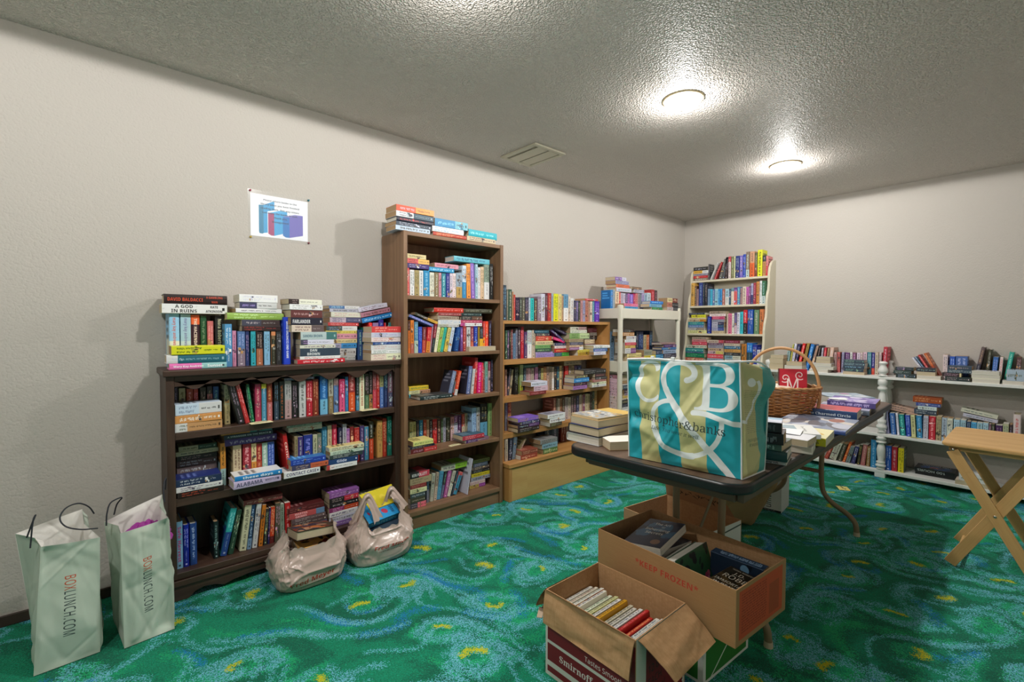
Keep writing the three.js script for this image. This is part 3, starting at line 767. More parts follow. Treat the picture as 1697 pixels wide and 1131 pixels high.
F -2116 908 167 38 221 110 1.7 2 ba8
F -2633 720 279 26 174 105 0.6 3 833 t=d99
F -2602 746 278 37 142 105 -1.6 3 dbc
F -2619 784 278 33 167 105 -1.2 3 dde
F -2152 720 279 30 176 105 0.5 4 a7b
F -2148 750 280 25 167 105 0.2 4 423
F -2133 776 279 34 191 105 0.9 4 38c t=cef
F -2138 810 278 24 164 105 1.5 4 654
F -1902 720 278 21 187 105 -1 5 ddd
F -1902 741 277 21 187 105 -1.8 5 eec
F -1898 763 278 19 187 105 1.5 5 a66
F -1878 782 278 21 156 105 -1.8 5 444 t=ccc
F -1890 804 278 29 150 105 1.4 5 433 t=c88
F -1958 833 277 37 285 120 -1.4 5 333 t=aaa
@bc3s3 L
U -2850 463 170 23.4 220 136 -0 0 889
U -2818 463 170 32.4 214 133 -0 0 a42/d95%40
U -2336 463 170 28.4 191 118 -0 0 a65
U -2310 463 170 18.4 188 117 -0 0 654
U -2286 463 170 24.4 180 112 -0 0 cba
U -2260 463 170 22.4 180 112 -0 0 a75
U -2231 463 170 25.4 181 112 -0 0 643
U -2192 463 170 36.4 185 115 -0 0 baa
U -2156 463 170 31.4 179 111 -0 0 cba
U -2122 463 170 21.4 187 116 -0 0 766
U -2090 463 170 37.4 184 114 -0 0 544
U -2052 463 170 33.4 184 114 -0 0 446
U -2018 463 170 26.4 189 117 -0 0 cba
U -1994 463 170 15.4 184 114 -0 0 b98
U -1971 463 170 25.4 185 115 -0 0 846
U -1936 463 170 37.4 188 117 -0 0 cb9
U -1904 463 170 22.4 185 115 -0 0 ba8
U -1877 463 170 25.4 201 125 -0 0 322
U -1846 463 170 33.4 210 130 -0 0 343
U -1809 463 170 33.4 213 132 -0 0 b96
F -2739 463 293 33 219 110 1.1 1 322 t=aaa
F -2739 496 293 22 219 110 1 1 323/647
F -2720 519 293 22 182 110 1.4 1 446 t=ccd
F -2746 541 295 27 204 110 0.2 1 86c t=da7
F -2449 463 293 28 135 105 1.4 2 543
F -2434 491 293 35 168 105 -1.1 2 eee
F -2446 527 294 31 198 105 0.6 2 eee v=aab
F -2423 463 149 27 184 110 -0.6 3 235
F -2423 490 148 27 184 110 1.4 3 cb8
F -2426 518 148 29 180 110 1 3 854
@bc3s4 L
U -2915 266 250 24.4 158 105 -0 0 ba9
U -2884 267 250 33.3 158 105 -4.6 0 223
U -2847 268 250 25.1 158 105 -8.5 0 789
U -2818 271 250 16.6 158 105 -34.9 0 875
F -2742 266 300 32 166 130 -0.1 1 943
F -2734 298 300 31 161 130 0.1 1 843
F -2515 266 298 40 151 120 -1.7 2 574
F -2521 306 298 38 163 120 -1.7 2 8ab
F -2533 345 299 33 185 120 0.3 2 888
U -2359 266 120 74.4 145 100 -0 0 135
U -2276 266 120 86.4 138 100 -0 0 246
U -2173 266 120 65.4 132 100 -0 0 622
@plastictop L
U -1690 1390 240 33.4 162 105 -0 0 27b v=16a hb
U -1658 1390 240 26.4 167 105 -0 0 9ab
U -1610 1390 240 56.4 152 105 -0 0 dca
U -1568 1390 240 20.4 149 105 -0 0 c55
U -1538 1390 240 35.4 144 105 -0 0 aab
U -1502 1390 240 32.4 141 105 -0 0 bbc
U -1466 1390 240 30.4 142 105 -0 0 546
U -1434 1390 240 29.4 144 105 -0 0 a6a
U -1390 1390 240 49.4 140 105 -0 0 76b
U -1347 1390 240 29.4 148 105 -0 0 a15
U -1310 1390 240 36.4 150 105 -0 0 c77
U -1272 1390 240 32.4 152 105 -0 0 988
U -1240 1390 240 25.4 153 105 -0 0 667
U -1204 1390 240 39.4 155 105 -0 0 a9b
U -1158 1390 240 45.4 158 105 -0 0 9ab
U -1102 1390 240 60.4 166 105 -0 0 bcc
U -1034 1390 240 52.4 201 125 -0 0 a33
U -980 1390 240 44.4 197 122 -0 0 433
F -1508 1543 240 37 228 110 -0 1 ccd t=498
F -1523 1580 238 30 208 110 1.3 1 d75
F -1536 1610 239 32 202 110 0.4 1 99b
F -1557 1643 238 31 163 110 -1.3 1 86a/ccd%60
F -1269 1546 239 31 167 110 -0.5 2 aab
F -1299 1577 239 24 150 110 1 2 654
F -1543 1390 345 18 194 95 0.1 3 49c
F -1546 1408 342 26 198 95 -1.8 3 d79
F -1120 1390 343 24 192 95 1.2 4 274
F -1151 1414 343 30 219 95 1.2 4 7ac
F -1130 1445 342 27 209 95 -1.5 4 27c
F -831 1390 345 34 234 95 0.2 5 cbb/444%45
F -848 1424 344 44 203 95 -0.4 5 b76/333%45
F -852 1469 343 42 196 95 1 5 dc9/732%50
@plastics2 L
F -1445 925 328 27 257 110 -0.7 1 d98 t=a55
F -1465 952 328 40 217 110 -1 1 dc8
F -1528 993 330 46 164 110 -0 1 ddd/858%50
F -1530 1039 328 25 164 110 1.7 1 db6
F -1524 1065 328 25 164 110 -1.5 1 c45 t=ecc
F -1530 1090 328 25 164 110 -1.4 1 eee
F -1518 1115 329 32 152 110 0.4 1 ddd
F -1558 1148 328 32 180 110 1.4 1 b85 t=fff
F -1562 1180 330 28 162 110 0 1 322
U -1229 925 200 39.4 260 161 -0 0 134
U -1168 925 200 78.4 259 161 -0 0 236 t=9bd
U -1097 925 200 47.4 228 141 -0 0 ba8
U -1045 925 200 41.4 228 141 -0 0 b63
U -994 925 200 52.4 267 165 -0 0 235
U -1624 925 200 59.4 261 162 -0 0 79b
F -867 925 200 64 161 110 -0.2 2 543
F -884 989 199 52 131 110 1.3 2 c86/311
F -900 1042 199 40 130 110 1 2 234
F -854 925 332 45 254 110 -1.6 3 334 t=dde
F -862 970 332 36 268 110 1.4 3 9ac
F -870 1007 332 23 282 110 -1.1 3 36a
F -864 1030 334 27 238 110 -0.7 3 536
F -894 1058 332 18 265 110 1.2 3 a88
F -1216 925 330 38 188 110 -0.3 4 dc4
F -1247 963 329 52 139 110 1.1 4 998
F -1051 925 329 42 127 110 -1.2 5 27a
F -1060 967 329 36 112 110 1.3 5 345
@plastics3 R
F 244 500 -1701 21 147 150 -1.2 1 622/dcc%30
F 244 521 -1701 25 147 150 -1.3 1 622/dcc%30
F 243 547 -1703 24 147 150 -0 1 623/dcc%30
F 243 571 -1702 24 147 150 -0.6 1 622/dcc%30
F 243 596 -1703 29 147 150 0.2 1 623/dcc%30
F 242 625 -1701 24 146 150 1.5 1 634/dbc%40
F 242 649 -1702 24 147 150 0.8 1 634/dbc%40
F 242 674 -1701 26 147 150 -1.8 1 733/dbc%40
F 242 700 -1702 25 146 150 -0.7 1 534/dbc%40
F 241 726 -1703 25 147 150 0.2 1 534/dbc%40
F 241 751 -1703 25 147 150 -0 1 534/dbc%40
F 240 776 -1702 29 146 150 0.8 1 434/967%40
@plastics3 L
F -1584 500 335 21 132 110 -0.1 2 ccc
F -1585 521 333 28 131 110 -1.5 2 334 t=aaa
F -1586 550 334 37 132 110 -0.9 2 333 t=cb8
F -1586 587 334 12 131 110 1.3 2 dcb
F -1580 600 334 22 120 110 -0.5 2 db6
F -1570 622 334 21 97 110 1 2 989
F -1574 643 333 36 103 110 1.7 2 323 t=aaa
F -1582 680 335 34 120 110 0.5 2 456
@cw1 R
F 268 1737 -134 27 152 110 0.6 1 876
F 262 1764 -134 26 162 110 0.4 1 b23
F 264 1791 -134 24 159 110 -0.7 1 99a
F 264 1815 -133 31 166 110 1.5 1 da4/ddd%60
F 262 1847 -135 38 163 110 -0.1 1 333
U 355 1737 -135 13.4 170 105 -0 0 444
U 375 1740 -135 15.9 190 118 -23.9 0 ccc
U 420 1741 -135 20.6 191 118 -22.9 0 a33
U 478 1742 -135 33.1 210 123 -15.9 0 555
U 510 1739 -135 25 221 123 -9.6 0 444
U 540 1738 -135 22.4 224 123 -3.2 0 322
U 574 1737 -135 26.4 228 123 -0 0 b34/dcc%25
U 604 1737 -135 25.4 225 123 -0 0 775
U 625 1737 -135 13.4 223 123 -0 0 dda
U 654 1737 -135 38.4 226 123 -0 0 237 t=ccd
U 692 1737 -135 32.4 225 123 -0 0 76b
U 723 1737 -135 27.4 235 123 -0 0 24a
U 756 1737 -135 32.4 257 123 -0 0 876/bcc%70
U 800 1737 -135 44.4 255 123 -0 0 c97/d63%45
U 835 1737 -135 22.4 238 123 -0 0 553/732%60
U 874 1737 -135 44.4 263 123 -0 0 dd2 t=442
U 915 1737 -135 29.4 204 123 -0 0 333/b85%30
U 940 1737 -135 16.4 195 121 -0 0 d88/c44
@cw2 R
U 202 1460 -185 38.4 251 156 -0 0 da5
U 234 1460 -185 21.4 218 135 -0 0 643
U 256 1460 -185 20.4 182 113 -0 0 a88
U 292 1460 -185 40.4 249 154 -0 0 348 t=9bd
U 324 1460 -185 16.4 247 153 -0 0 234
U 352 1460 -185 32.4 238 148 -0 0 223
U 382 1460 -185 21.4 178 110 -0 0 79b
U 410 1460 -185 23.4 173 107 -0 0 4bd
U 434 1460 -185 21.4 172 107 -0 0 57a t=dde
U 464 1460 -185 32.4 173 107 -0 0 9cd
U 492 1460 -185 20.4 168 105 -0 0 28c
U 515 1460 -185 19.4 171 106 -0 0 49d
U 540 1460 -185 26.4 166 105 -0 0 a65
U 576 1460 -185 38.4 167 105 -0 0 acd/ddd%50
U 606 1460 -185 18.4 165 105 -0 0 356
U 632 1460 -185 27.4 174 108 -0 0 79a/edc%20
U 663 1460 -185 31.4 175 109 -0 0 648/d66%20
U 693 1460 -185 25.4 180 112 -0 0 58b
U 720 1460 -185 20.4 168 105 -0 0 a88
U 750 1460 -185 34.4 180 112 -0 0 dcb
U 780 1460 -185 22.4 174 108 -0 0 c6b/a58
U 802 1460 -185 16.4 183 113 -0 0 747
U 824 1460 -185 21.4 207 128 -0 0 aac/336%55
U 849 1460 -185 24.4 212 131 -0 0 934
U 877 1460 -185 27.4 222 138 -0 0 c84
U 905 1460 -185 22.4 227 141 -0 0 ddd
U 933 1460 -185 31.4 225 140 -0 0 364/bcc%65
@cw3 R
F 284 1163 -232 34 206 130 1.5 1 dd9
F 270 1197 -234 27 180 120 -0.7 1 bbb/a98
F 267 1225 -233 29 173 120 1.3 1 57a
F 269 1254 -233 33 177 120 1 1 289 t=cd9
F 279 1288 -234 26 198 120 0.4 1 cb9/c83%65
F 284 1314 -235 17 190 120 -0.2 1 dca
F 296 1331 -233 31 164 120 -1.3 1 dd3
F 274 1363 -233 20 179 120 1 1 345
U 415 1163 -235 37.4 179 111 -0 0 239 t=9bd
F 511 1163 -234 29 134 120 -0.5 2 cb9
F 508 1192 -234 33 127 120 0.6 2 aac/459%50
F 507 1226 -234 28 127 120 -1.3 2 bbc/357%50
F 507 1254 -233 28 127 120 -1.5 2 bbc/335%50
F 509 1283 -233 28 134 120 -1.3 2 99a
F 512 1311 -234 31 134 120 1.1 2 b36
F 504 1342 -233 26 174 120 -1.2 2 edd
F 500 1369 -233 27 168 120 1.4 2 a98
U 606 1163 -235 13.4 202 125 -0 0 dcb
U 633 1163 -235 35.4 208 129 -0 0 d79
U 663 1163 -235 21.4 208 129 -0 0 eed
U 688 1163 -235 24.4 214 133 -0 0 547/dbc%60
U 716 1163 -235 27.4 216 134 -0 0 dde
U 748 1163 -235 31.4 222 138 -0 0 3bc
U 784 1163 -235 37.4 240 149 -0 0 c23/222%55 t=eee
U 832 1163 -235 52.4 242 150 -0 0 25a hb
U 890 1163 -235 45.4 238 148 -0 0 686
U 936 1163 -235 32.4 243 151 -0 0 c74
@cw4 R
F 282 870 -284 34 203 130 -0.5 1 b65
F 286 904 -284 47 210 130 0.3 1 175 t=8c9
F 281 952 -284 15 201 120 -0.5 1 457
F 281 967 -284 38 201 120 0.4 1 288 t=bdd
F 302 1006 -282 33 228 120 -1.5 1 ccb
F 336 1039 -284 34 166 120 -0.4 1 c45
F 330 1073 -283 26 155 120 1.6 1 c88
F 329 1100 -283 24 155 120 -1.2 1 a98
F 509 870 -284 37 167 120 0.6 2 9ab
F 508 907 -284 44 167 130 -0.6 2 d45 t=ecc
F 512 952 -284 30 164 120 -0.7 2 cab/dc7
F 512 982 -283 29 163 120 -1.7 2 ca8
F 511 1012 -283 33 164 120 -1.7 2 99a
F 507 1045 -283 22 170 120 1.6 2 645
F 507 1067 -283 29 171 120 1.2 2 cba/b45%70
F 686 870 -283 36 159 120 1.1 3 bbb
F 686 906 -283 36 158 120 1.1 3 8ab/ccb
F 683 943 -283 32 161 120 1.6 3 333 t=ccc
F 682 975 -283 32 162 120 -1.2 3 c95
F 682 1008 -285 31 162 120 0.3 3 368 t=bcd
F 680 1039 -285 27 158 120 -0 3 cba
F 679 1066 -285 31 159 120 0.3 3 723
U 799 870 -285 45.4 193 120 -0 0 b73
U 851 870 -285 52.4 207 128 -0 0 27c/245%45 t=cef
U 900 870 -285 38.4 190 118 -0 0 239 t=dde
U 934 870 -285 26.4 142 105 -0 0 ccd
@rtop R
U 1138 831 -140 26.3 206 128 -5.2 0 9bb
U 1160 831 -140 11.3 241 128 -7.6 0 cc6
U 1180 831 -140 20.2 249 128 -7.7 0 dde t=447
U 1204 832 -140 22.1 243 128 -8.9 0 336 t=ddd
U 1236 832 -140 23.9 254 128 -11 0 d22 t=fdd
U 1272 832 -140 22 254 128 -10.5 0 a84
U 1306 833 -140 27.9 248 128 -11.1 0 27c t=cef
U 1341 832 -140 18.9 235 128 -12.6 0 b98/eca
U 1378 831 -140 16.2 236 128 -8.9 0 333
U 1420 830 -140 13.4 215 128 -3.5 0 ccd
U 1440 831 -140 19.3 216 128 -4.3 0 c34
U 1462 831 -140 15.3 213 128 -4.6 0 b97
U 1489 831 -140 29.3 222 128 -4.7 0 dba t=eee
U 1533 830 -140 19.4 180 112 -0 0 b99
U 1558 830 -140 22.4 181 112 -0 0 c66
U 1588 830 -140 18.4 182 113 -1.1 0 99b
U 1623 830 -140 31.4 180 112 -0 0 637/ccc
U 1651 830 -140 17.4 185 115 -0 0 ddd
U 1674 830 -140 24.4 182 113 -0 0 857/cbb
U 1704 830 -140 24.4 183 113 -0 0 dcd
U 1726 830 -140 15.4 184 114 -0 0 dcc
U 1751 830 -140 26.4 189 117 -0 0 dbc
U 1781 830 -140 27.4 190 118 -0 0 489 t=cdd
U 1808 830 -140 20.4 188 117 -0 0 338/c43%70 t=dde
U 1832 830 -140 23.4 189 117 -0 0 cba
U 1856 830 -140 16.4 190 118 -0 0 cbb
U 1882 831 -140 28.4 238 128 -2.3 0 b34 t=dde
F 1090 830 -273 56 122 110 1.6 1 cb8 b
F 1090 886 -274 51 118 110 0.9 1 cb8 b
F 1097 938 -273 32 111 110 1.7 1 bba b
F 1236 830 -273 48 148 110 -1.4 2 ddd b
F 1244 878 -274 34 130 110 0.5 2 ca8 b
F 1440 830 -274 27 144 110 0.6 3 eee b
F 1474 857 -274 26 160 110 0.9 3 ddc b
F 1465 884 -274 29 143 110 0.4 3 dde b
F 1474 913 -274 29 110 110 1.2 3 dba b
F 1475 943 -274 27 106 110 -0.7 3 bbb b
F 1700 830 -273 25 152 110 1.5 4 dba b
F 1701 855 -275 26 138 110 -0.3 4 345
F 1700 882 -275 24 150 110 0.4 4 345
F 1702 906 -273 24 153 110 1.4 4 456
F 1701 931 -274 24 146 110 0.7 4 345
F 2046 830 -274 31 124 110 -0.7 5 233
F 2024 861 -274 26 112 110 -1 5 344
F 2037 888 -274 28 114 110 -0.6 5 233 v=999
F 2184 830 -274 28 141 110 0.5 6 edc b
F 2168 858 -273 29 111 110 1.8 6 dcb b
F 2166 888 -274 28 113 110 1.4 6 223
F 2348 830 -275 32 138 110 -0.4 7 233
F 2315 862 -275 28 107 110 -0.4 7 322/dc9%90
F 2357 891 -274 25 133 110 1.1 7 456
F 2358 916 -274 29 131 110 -0.8 7 345
F 2498 830 -275 31 142 110 -0.3 8 eed b
F 2496 861 -273 27 148 110 -1.8 8 eec b
F 2491 889 -274 28 149 110 -1.1 8 ddd b
F 2634 830 -275 27 105 130 0.1 9 ddd b
F 2644 857 -274 77 84 130 0.7 9 abc
U 2168 833 -140 11.1 186 116 33.2 0 dde
U 2184 832 -140 8.7 192 119 31.9 0 8ac
U 2200 834 -140 15.2 202 125 28.7 0 b33 t=fcc
U 2234 834 -140 18.3 214 128 26 0 c63/a42
U 2264 830 -140 27.4 191 118 -0 0 dcc t=667
U 2304 830 -140 29.4 180 112 -0 0 25b t=cdf
U 2356 830 -140 66.4 183 113 -0 0 46a
U 2434 832 -140 22.1 258 128 -8.8 0 655/334 t=b97
U 2492 831 -140 20.3 240 128 -4.2 0 443 t=ccc
U 2530 831 -140 26.4 186 116 -3.2 0 36a
U 2561 830 -140 16.4 188 117 -2.9 0 dcc t=c44
U 2593 831 -140 24.2 227 128 -7 0 3a9 t=bed
U 2650 830 -140 23.4 192 119 -2.1 0 533
@rmid R
U 1937 361 -240 21.3 194 120 5 0 99b
U 1976 361 -240 32.3 173 107 5.1 0 36a t=dde
U 2006 361 -240 14.3 177 110 5 0 dde
U 2035 361 -240 32.3 171 106 5.2 0 288
U 2071 361 -240 29.3 170 106 4.4 0 24a t=cdf
U 2102 361 -240 26.3 175 109 3.8 0 cc9
U 2138 361 -240 31.3 175 109 3.3 0 38b
U 2172 360 -240 29.4 181 112 -0 0 bbc
U 2210 360 -240 38.4 181 112 -0 0 b23 t=fcc
U 2248 360 -240 30.4 187 116 -0 0 a97
U 2280 360 -240 28.4 182 113 -0 0 abc
U 2311 360 -240 30.4 181 112 -0 0 ddc
U 2349 360 -240 33.4 177 110 -0 0 acd
U 2384 360 -240 30.4 178 110 -0 0 9bc
U 2414 360 -240 21.4 173 107 -0 0 346
U 2442 360 -240 28.4 172 107 -0 0 5ad
U 2473 360 -240 29.4 172 107 -0 0 9bc
U 2504 360 -240 27.4 177 110 -0 0 acd
U 2526 360 -240 12.4 171 106 -0 0 756
U 2542 360 -240 16.4 174 108 -0 0 443
U 2572 360 -240 34.4 169 105 -0 0 425
U 2606 360 -240 28.4 184 114 -0 0 bb9
U 2631 360 -240 15.4 183 113 -0 0 433
U 2660 360 -240 36.4 259 161 -0 0 dcc t=c44
F 2160 542 -190 38 136 110 0.4 1 345
F 2171 580 -190 28 113 110 -0.5 1 cdd
F 2176 608 -188 27 147 110 1.6 1 459 t=ccd
F 2169 636 -189 45 173 110 0.4 1 b52 t=fc9
T 2026 563 -190 47.3 180 110 -10 0 b98
T 2464 595 -190 30.5 198 110 -10 0 ccb
T 2470 560 -190 25.7 187 110 -9 0 bbc
@rbot R
U 1502 65 -240 26.3 120 105 -22.2 0 a43
U 1554 68 -240 49.9 163 105 -17.7 0 bba
U 1606 64 -240 31.3 163 105 -14.7 0 443
U 1637 62 -240 18.7 189 117 -15.4 0 c52
U 1666 63 -240 28.6 150 105 -13.5 0 788
U 1703 63 -240 27.8 155 105 -11.7 0 336 t=ccd
U 1742 61 -240 20.3 175 108 -6.1 0 332 t=db6
U 1772 62 -240 30.2 180 112 -5.9 0 a66 t=dba
U 1809 61 -240 25.4 168 105 -2.4 0 863
U 1846 60 -240 38.4 232 144 -0 0 38b
U 1945 60 -240 37.4 202 125 -0 0 25a t=dde
U 1985 60 -240 35.4 200 124 -0 0 a23 t=dcc
U 2026 60 -240 36.4 197 122 -0 0 dc2 v=676 hb
F 2446 60 -283 33 186 120 -1.2 1 dcb b
F 2446 93 -283 62 146 120 -1.6 1 ddd`;
const PHRASE = {
  bc1top: 'on top of the low dark bookcase', bc1s1: "on the low dark bookcase's upper shelf", bc1s2: "on the low dark bookcase's middle shelf", bc1s3: "on the low dark bookcase's bottom shelf",
  bc2top: 'on top of the tall bookcase', bc2s1: "on the tall bookcase's first shelf", bc2s2: "on the tall bookcase's second shelf", bc2s3: "on the tall bookcase's third shelf", bc2s4: "on the tall bookcase's fourth shelf", bc2s5: "on the tall bookcase's bottom shelf",
  bc3top: 'on top of the pine bookcase', bc3s1: "on the pine bookcase's first shelf", bc3s2: "on the pine bookcase's second shelf", bc3s3: "on the pine bookcase's third shelf", bc3s4: "on the pine bookcase's base",
  plastictop: 'on top of the plastic rack', plastics2: "on the plastic rack's second shelf", plastics3: "on the plastic rack's third shelf",
  cw1: "on the curved bookcase's top shelf", cw2: "on the curved bookcase's second shelf", cw3: "on the curved bookcase's third shelf", cw4: "on the curved bookcase's fourth shelf",
  rtop: "on the white unit's top shelf", rmid: "on the white unit's middle shelf", rbot: "on the white unit's bottom shelf",
};
const ORD = ['first', 'second', 'third', 'fourth', 'fifth', 'sixth', 'seventh', 'eighth', 'ninth', 'tenth', 'eleventh', 'twelfth', 'thirteenth', 'fourteenth', 'fifteenth', 'sixteenth', 'seventeenth', 'eighteenth', 'nineteenth', 'twentieth', ...['twenty', 'thirty', 'forty'].flatMap((d, i) => [...(i ? [['twentieth', 'thirtieth', 'fortieth'][i]] : []), ...['first', 'second', 'third', 'fourth', 'fifth', 'sixth', 'seventh', 'eighth', 'ninth'].map((x) => d + '-' + x)])];
const rgb3 = (s) => { const h = s.length === 3 ? [...s].map((c) => c + c).join('') : s; return [0, 2, 4].map((i) => parseInt(h.slice(i, i + 2), 16)); };
const css = (c, k = 1) => 'rgb(' + c.map((x) => Math.round(clamp(x * k, 0, 255))).join(',') + ')';
const lum = (c) => 0.3 * c[0] + 0.59 * c[1] + 0.11 * c[2];
function colourName(c) {
  const [r, g, b] = c, mx = Math.max(r, g, b), mn = Math.min(r, g, b), s = mx ? (mx - mn) / mx : 0, l = lum(c);
  if (l < 52 && mx < 90 && (s < 0.5 || mx < 60)) return 'black';
  if (s < 0.17) return l > 200 ? 'white' : l > 140 ? 'pale grey' : l > 75 ? 'grey' : 'dark grey';
  let h; const d = mx - mn; if (mx === r) h = ((g - b) / d + 6) % 6; else if (mx === g) h = (b - r) / d + 2; else h = (r - g) / d + 4; h *= 60;
  const pale = s < 0.35, deep = mx < 125;
  if (h < 14 || h >= 345) return deep ? 'maroon' : pale ? 'dusty pink' : l > 120 ? 'pink' : 'red';
  if (h < 38) return deep ? 'dark brown' : pale ? 'beige' : mx > 195 ? 'orange' : 'brown';
  if (h < 68) return deep ? 'dark olive' : pale ? 'cream' : 'yellow';
  if (h < 160) return deep ? 'dark green' : pale ? 'pale green' : 'green';
  if (h < 195) return deep ? 'dark teal' : pale ? 'pale teal' : 'teal';
  if (h < 250) return deep ? 'navy' : pale ? 'pale blue' : l > 130 ? 'light blue' : 'blue';
  if (h < 300) return deep ? 'dark purple' : pale ? 'lilac' : 'purple';
  return deep ? 'plum' : pale ? 'mauve' : 'magenta';
}
// spines and covers are printed in three sheets of cells, 256 x 40 each: spine art, then a patch of cover
const CELL_W = 256, CELL_H = 40, SPINE_W = 208, COLS = 8, ROWS = 51, sheets = [];
let cells = 0;
function sheetAt(k) {
  while (sheets.length <= k) {
    const c = document.createElement('canvas'); c.width = c.height = 2048; const x = c.getContext('2d'); x.fillStyle = '#888'; x.fillRect(0, 0, 2048, 2048);
    const t = new THREE.CanvasTexture(c); t.colorSpace = THREE.SRGBColorSpace; t.anisotropy = 8; sheets.push({ x, mat: std({ map: t, roughness: 0.42 }) });
  }
  return sheets[k];
}
function scribble(x, r, x0, x1, yc, h, col) {         // lettering too small to read: rows of strokes
  x.fillStyle = col; let p = x0;
  while (p < x1) { const word = p + 8 + r() * 26; while (p < Math.min(word, x1)) { const w = 1.2 + r() * 1.6; x.fillRect(p, yc - h / 2 + (r() < 0.25 ? h * 0.3 : 0), w, h * (r() < 0.3 ? 0.6 : 1)); if (r() < 0.5) x.fillRect(p, yc - h / 2 + (r() < 0.5 ? 0 : h * 0.8), w + 3, h * 0.2); p += w + 1.8; } p += 5; }
}
function printCell(s) {
  const id = cells++, k = Math.floor(id / (COLS * ROWS)), q = id % (COLS * ROWS), X = (q % COLS) * CELL_W, Y = Math.floor(q / COLS) * CELL_H, { x, mat } = sheetAt(k), r = rngOf(id * 7919 + 13);
  const c1 = s.c1, c2 = s.c2, f = s.f ?? 0.5, W = SPINE_W, H = CELL_H;
  x.save(); x.beginPath(); x.rect(X, Y, CELL_W, CELL_H); x.clip(); x.translate(X, Y);
  x.fillStyle = css(c1); x.fillRect(0, 0, W, H); if (c2) { x.fillStyle = css(c2); x.fillRect(W * f, 0, W, H); }
  const ink = s.tc ?? (lum(c1) > 128 ? c1.map((v, i) => v * (0.25 + 0.25 * r())) : c1.map((v) => Math.min(255, v * 0.5 + 130 + r() * 70)));
  const ink2 = c2 ? (lum(c2) > 128 ? c2.map((v) => v * 0.4) : c2.map((v) => Math.min(255, v * 0.5 + 140))) : ink;
  if (s.text) {
    x.fillStyle = css(ink); x.textBaseline = 'middle';
    const parts = s.text.split('|'), box = parts.length > 1 ? [[0.05, 0.6], [0.64, 0.93]] : [[0.06, 0.9]];
    parts.forEach((part, k) => {
      const lines = part.split('/'), w = W * (box[k][1] - box[k][0]); let px = lines.length > 1 ? 19 : 27; do { px--; x.font = 'bold ' + px + 'px ' + (s.serif ? 'serif' : 'sans-serif'); } while (px > 7 && Math.max(...lines.map((q) => x.measureText(q).width)) > w);
      lines.forEach((q, i) => { x.save(); x.translate(W * box[k][0] + (w - x.measureText(q).width) / 2, H / 2 + (i - (lines.length - 1) / 2) * 18); x.scale(1, Math.min(1.3, (lines.length > 1 ? 17 : 26) / px)); x.fillText(q, 0, 0); x.restore(); });
    });
  } else if (s.c1n !== 'plain') {
    const two = r() < 0.5, h = two ? 7 : 9 + r() * 6, a = 14 + r() * 12, b = W * (c2 ? Math.max(0.25, f - 0.05) : 0.5 + r() * 0.14);
    if (two) { scribble(x, r, a, b, 12, h, css(ink)); scribble(x, r, a, b * 0.9, 27, h, css(ink)); } else scribble(x, r, a, b, H / 2, h, css(ink));
    scribble(x, r, c2 ? W * f + 10 : b + 12, W - 30, H / 2, h * 0.7, css(c2 ? ink2 : ink));
    if (r() < 0.4) { const a2 = W * (0.2 + r() * 0.55), w2 = 12 + r() * 26; for (let i = 0; i < 9; i++) { x.fillStyle = css([ink, ink2, c1.map((v) => v * 0.6 + 40), [200, 150, 90], [60, 60, 70]][Math.floor(r() * 5)]); x.fillRect(a2 + r() * w2 * 0.7, 4 + r() * 24, 4 + r() * w2 * 0.5, 4 + r() * 10); } }
  }
  if (r() < 0.55) { x.fillStyle = css(ink2); x.fillRect(W - 18, 14, 8, 12); }
  for (let i = 0; i < 26; i++) { x.fillStyle = r() < 0.5 ? 'rgba(255,255,255,0.10)' : 'rgba(0,0,0,0.12)'; x.fillRect(r() * W, r() * H, 1 + r() * 5, 1 + r() * 1.5); }
  const cv = s.cv ?? c1; x.fillStyle = css(cv); x.fillRect(W, 0, 48, H); if (c2 && !s.cv) { x.fillStyle = css(c2); x.fillRect(W + 8, 16, 34, 20); }
  x.fillStyle = css(lum(cv) > 128 ? cv.map((v) => v * 0.55) : cv.map((v) => Math.min(255, v + 70))); for (let i = 0; i < 3; i++) x.fillRect(W + 8 + r() * 4, 6 + i * 5, 22 + r() * 12, 2.5);
  x.restore();
  return { mat, sheet: k, u0: X / 2048, u1: (X + W - 1) / 2048, us: (X + W + 2) / 2048, ue: (X + 254) / 2048, vt: 1 - (Y + 1) / 2048, vb: 1 - (Y + H - 1) / 2048 };
}
// paper block colours, edge-on leaves as fine lines
const leafTex = (a, seed) => { const r = rngOf(seed), l = new Float32Array(128).map(() => 0.82 + 0.2 * r()); const t = dataTex(128, 16, (x, y) => { const k = l[x] * (0.97 + 0.05 * r()); return [a[0] * k, a[1] * k, a[2] * k]; }); t.repeat.set(40, 6); return t; };
const PAGES = [std({ map: leafTex([228, 222, 208], 3), roughness: 0.9 }), std({ map: leafTex([214, 196, 164], 4), roughness: 0.9 }), std({ map: leafTex([186, 152, 112], 5), roughness: 0.9 })];
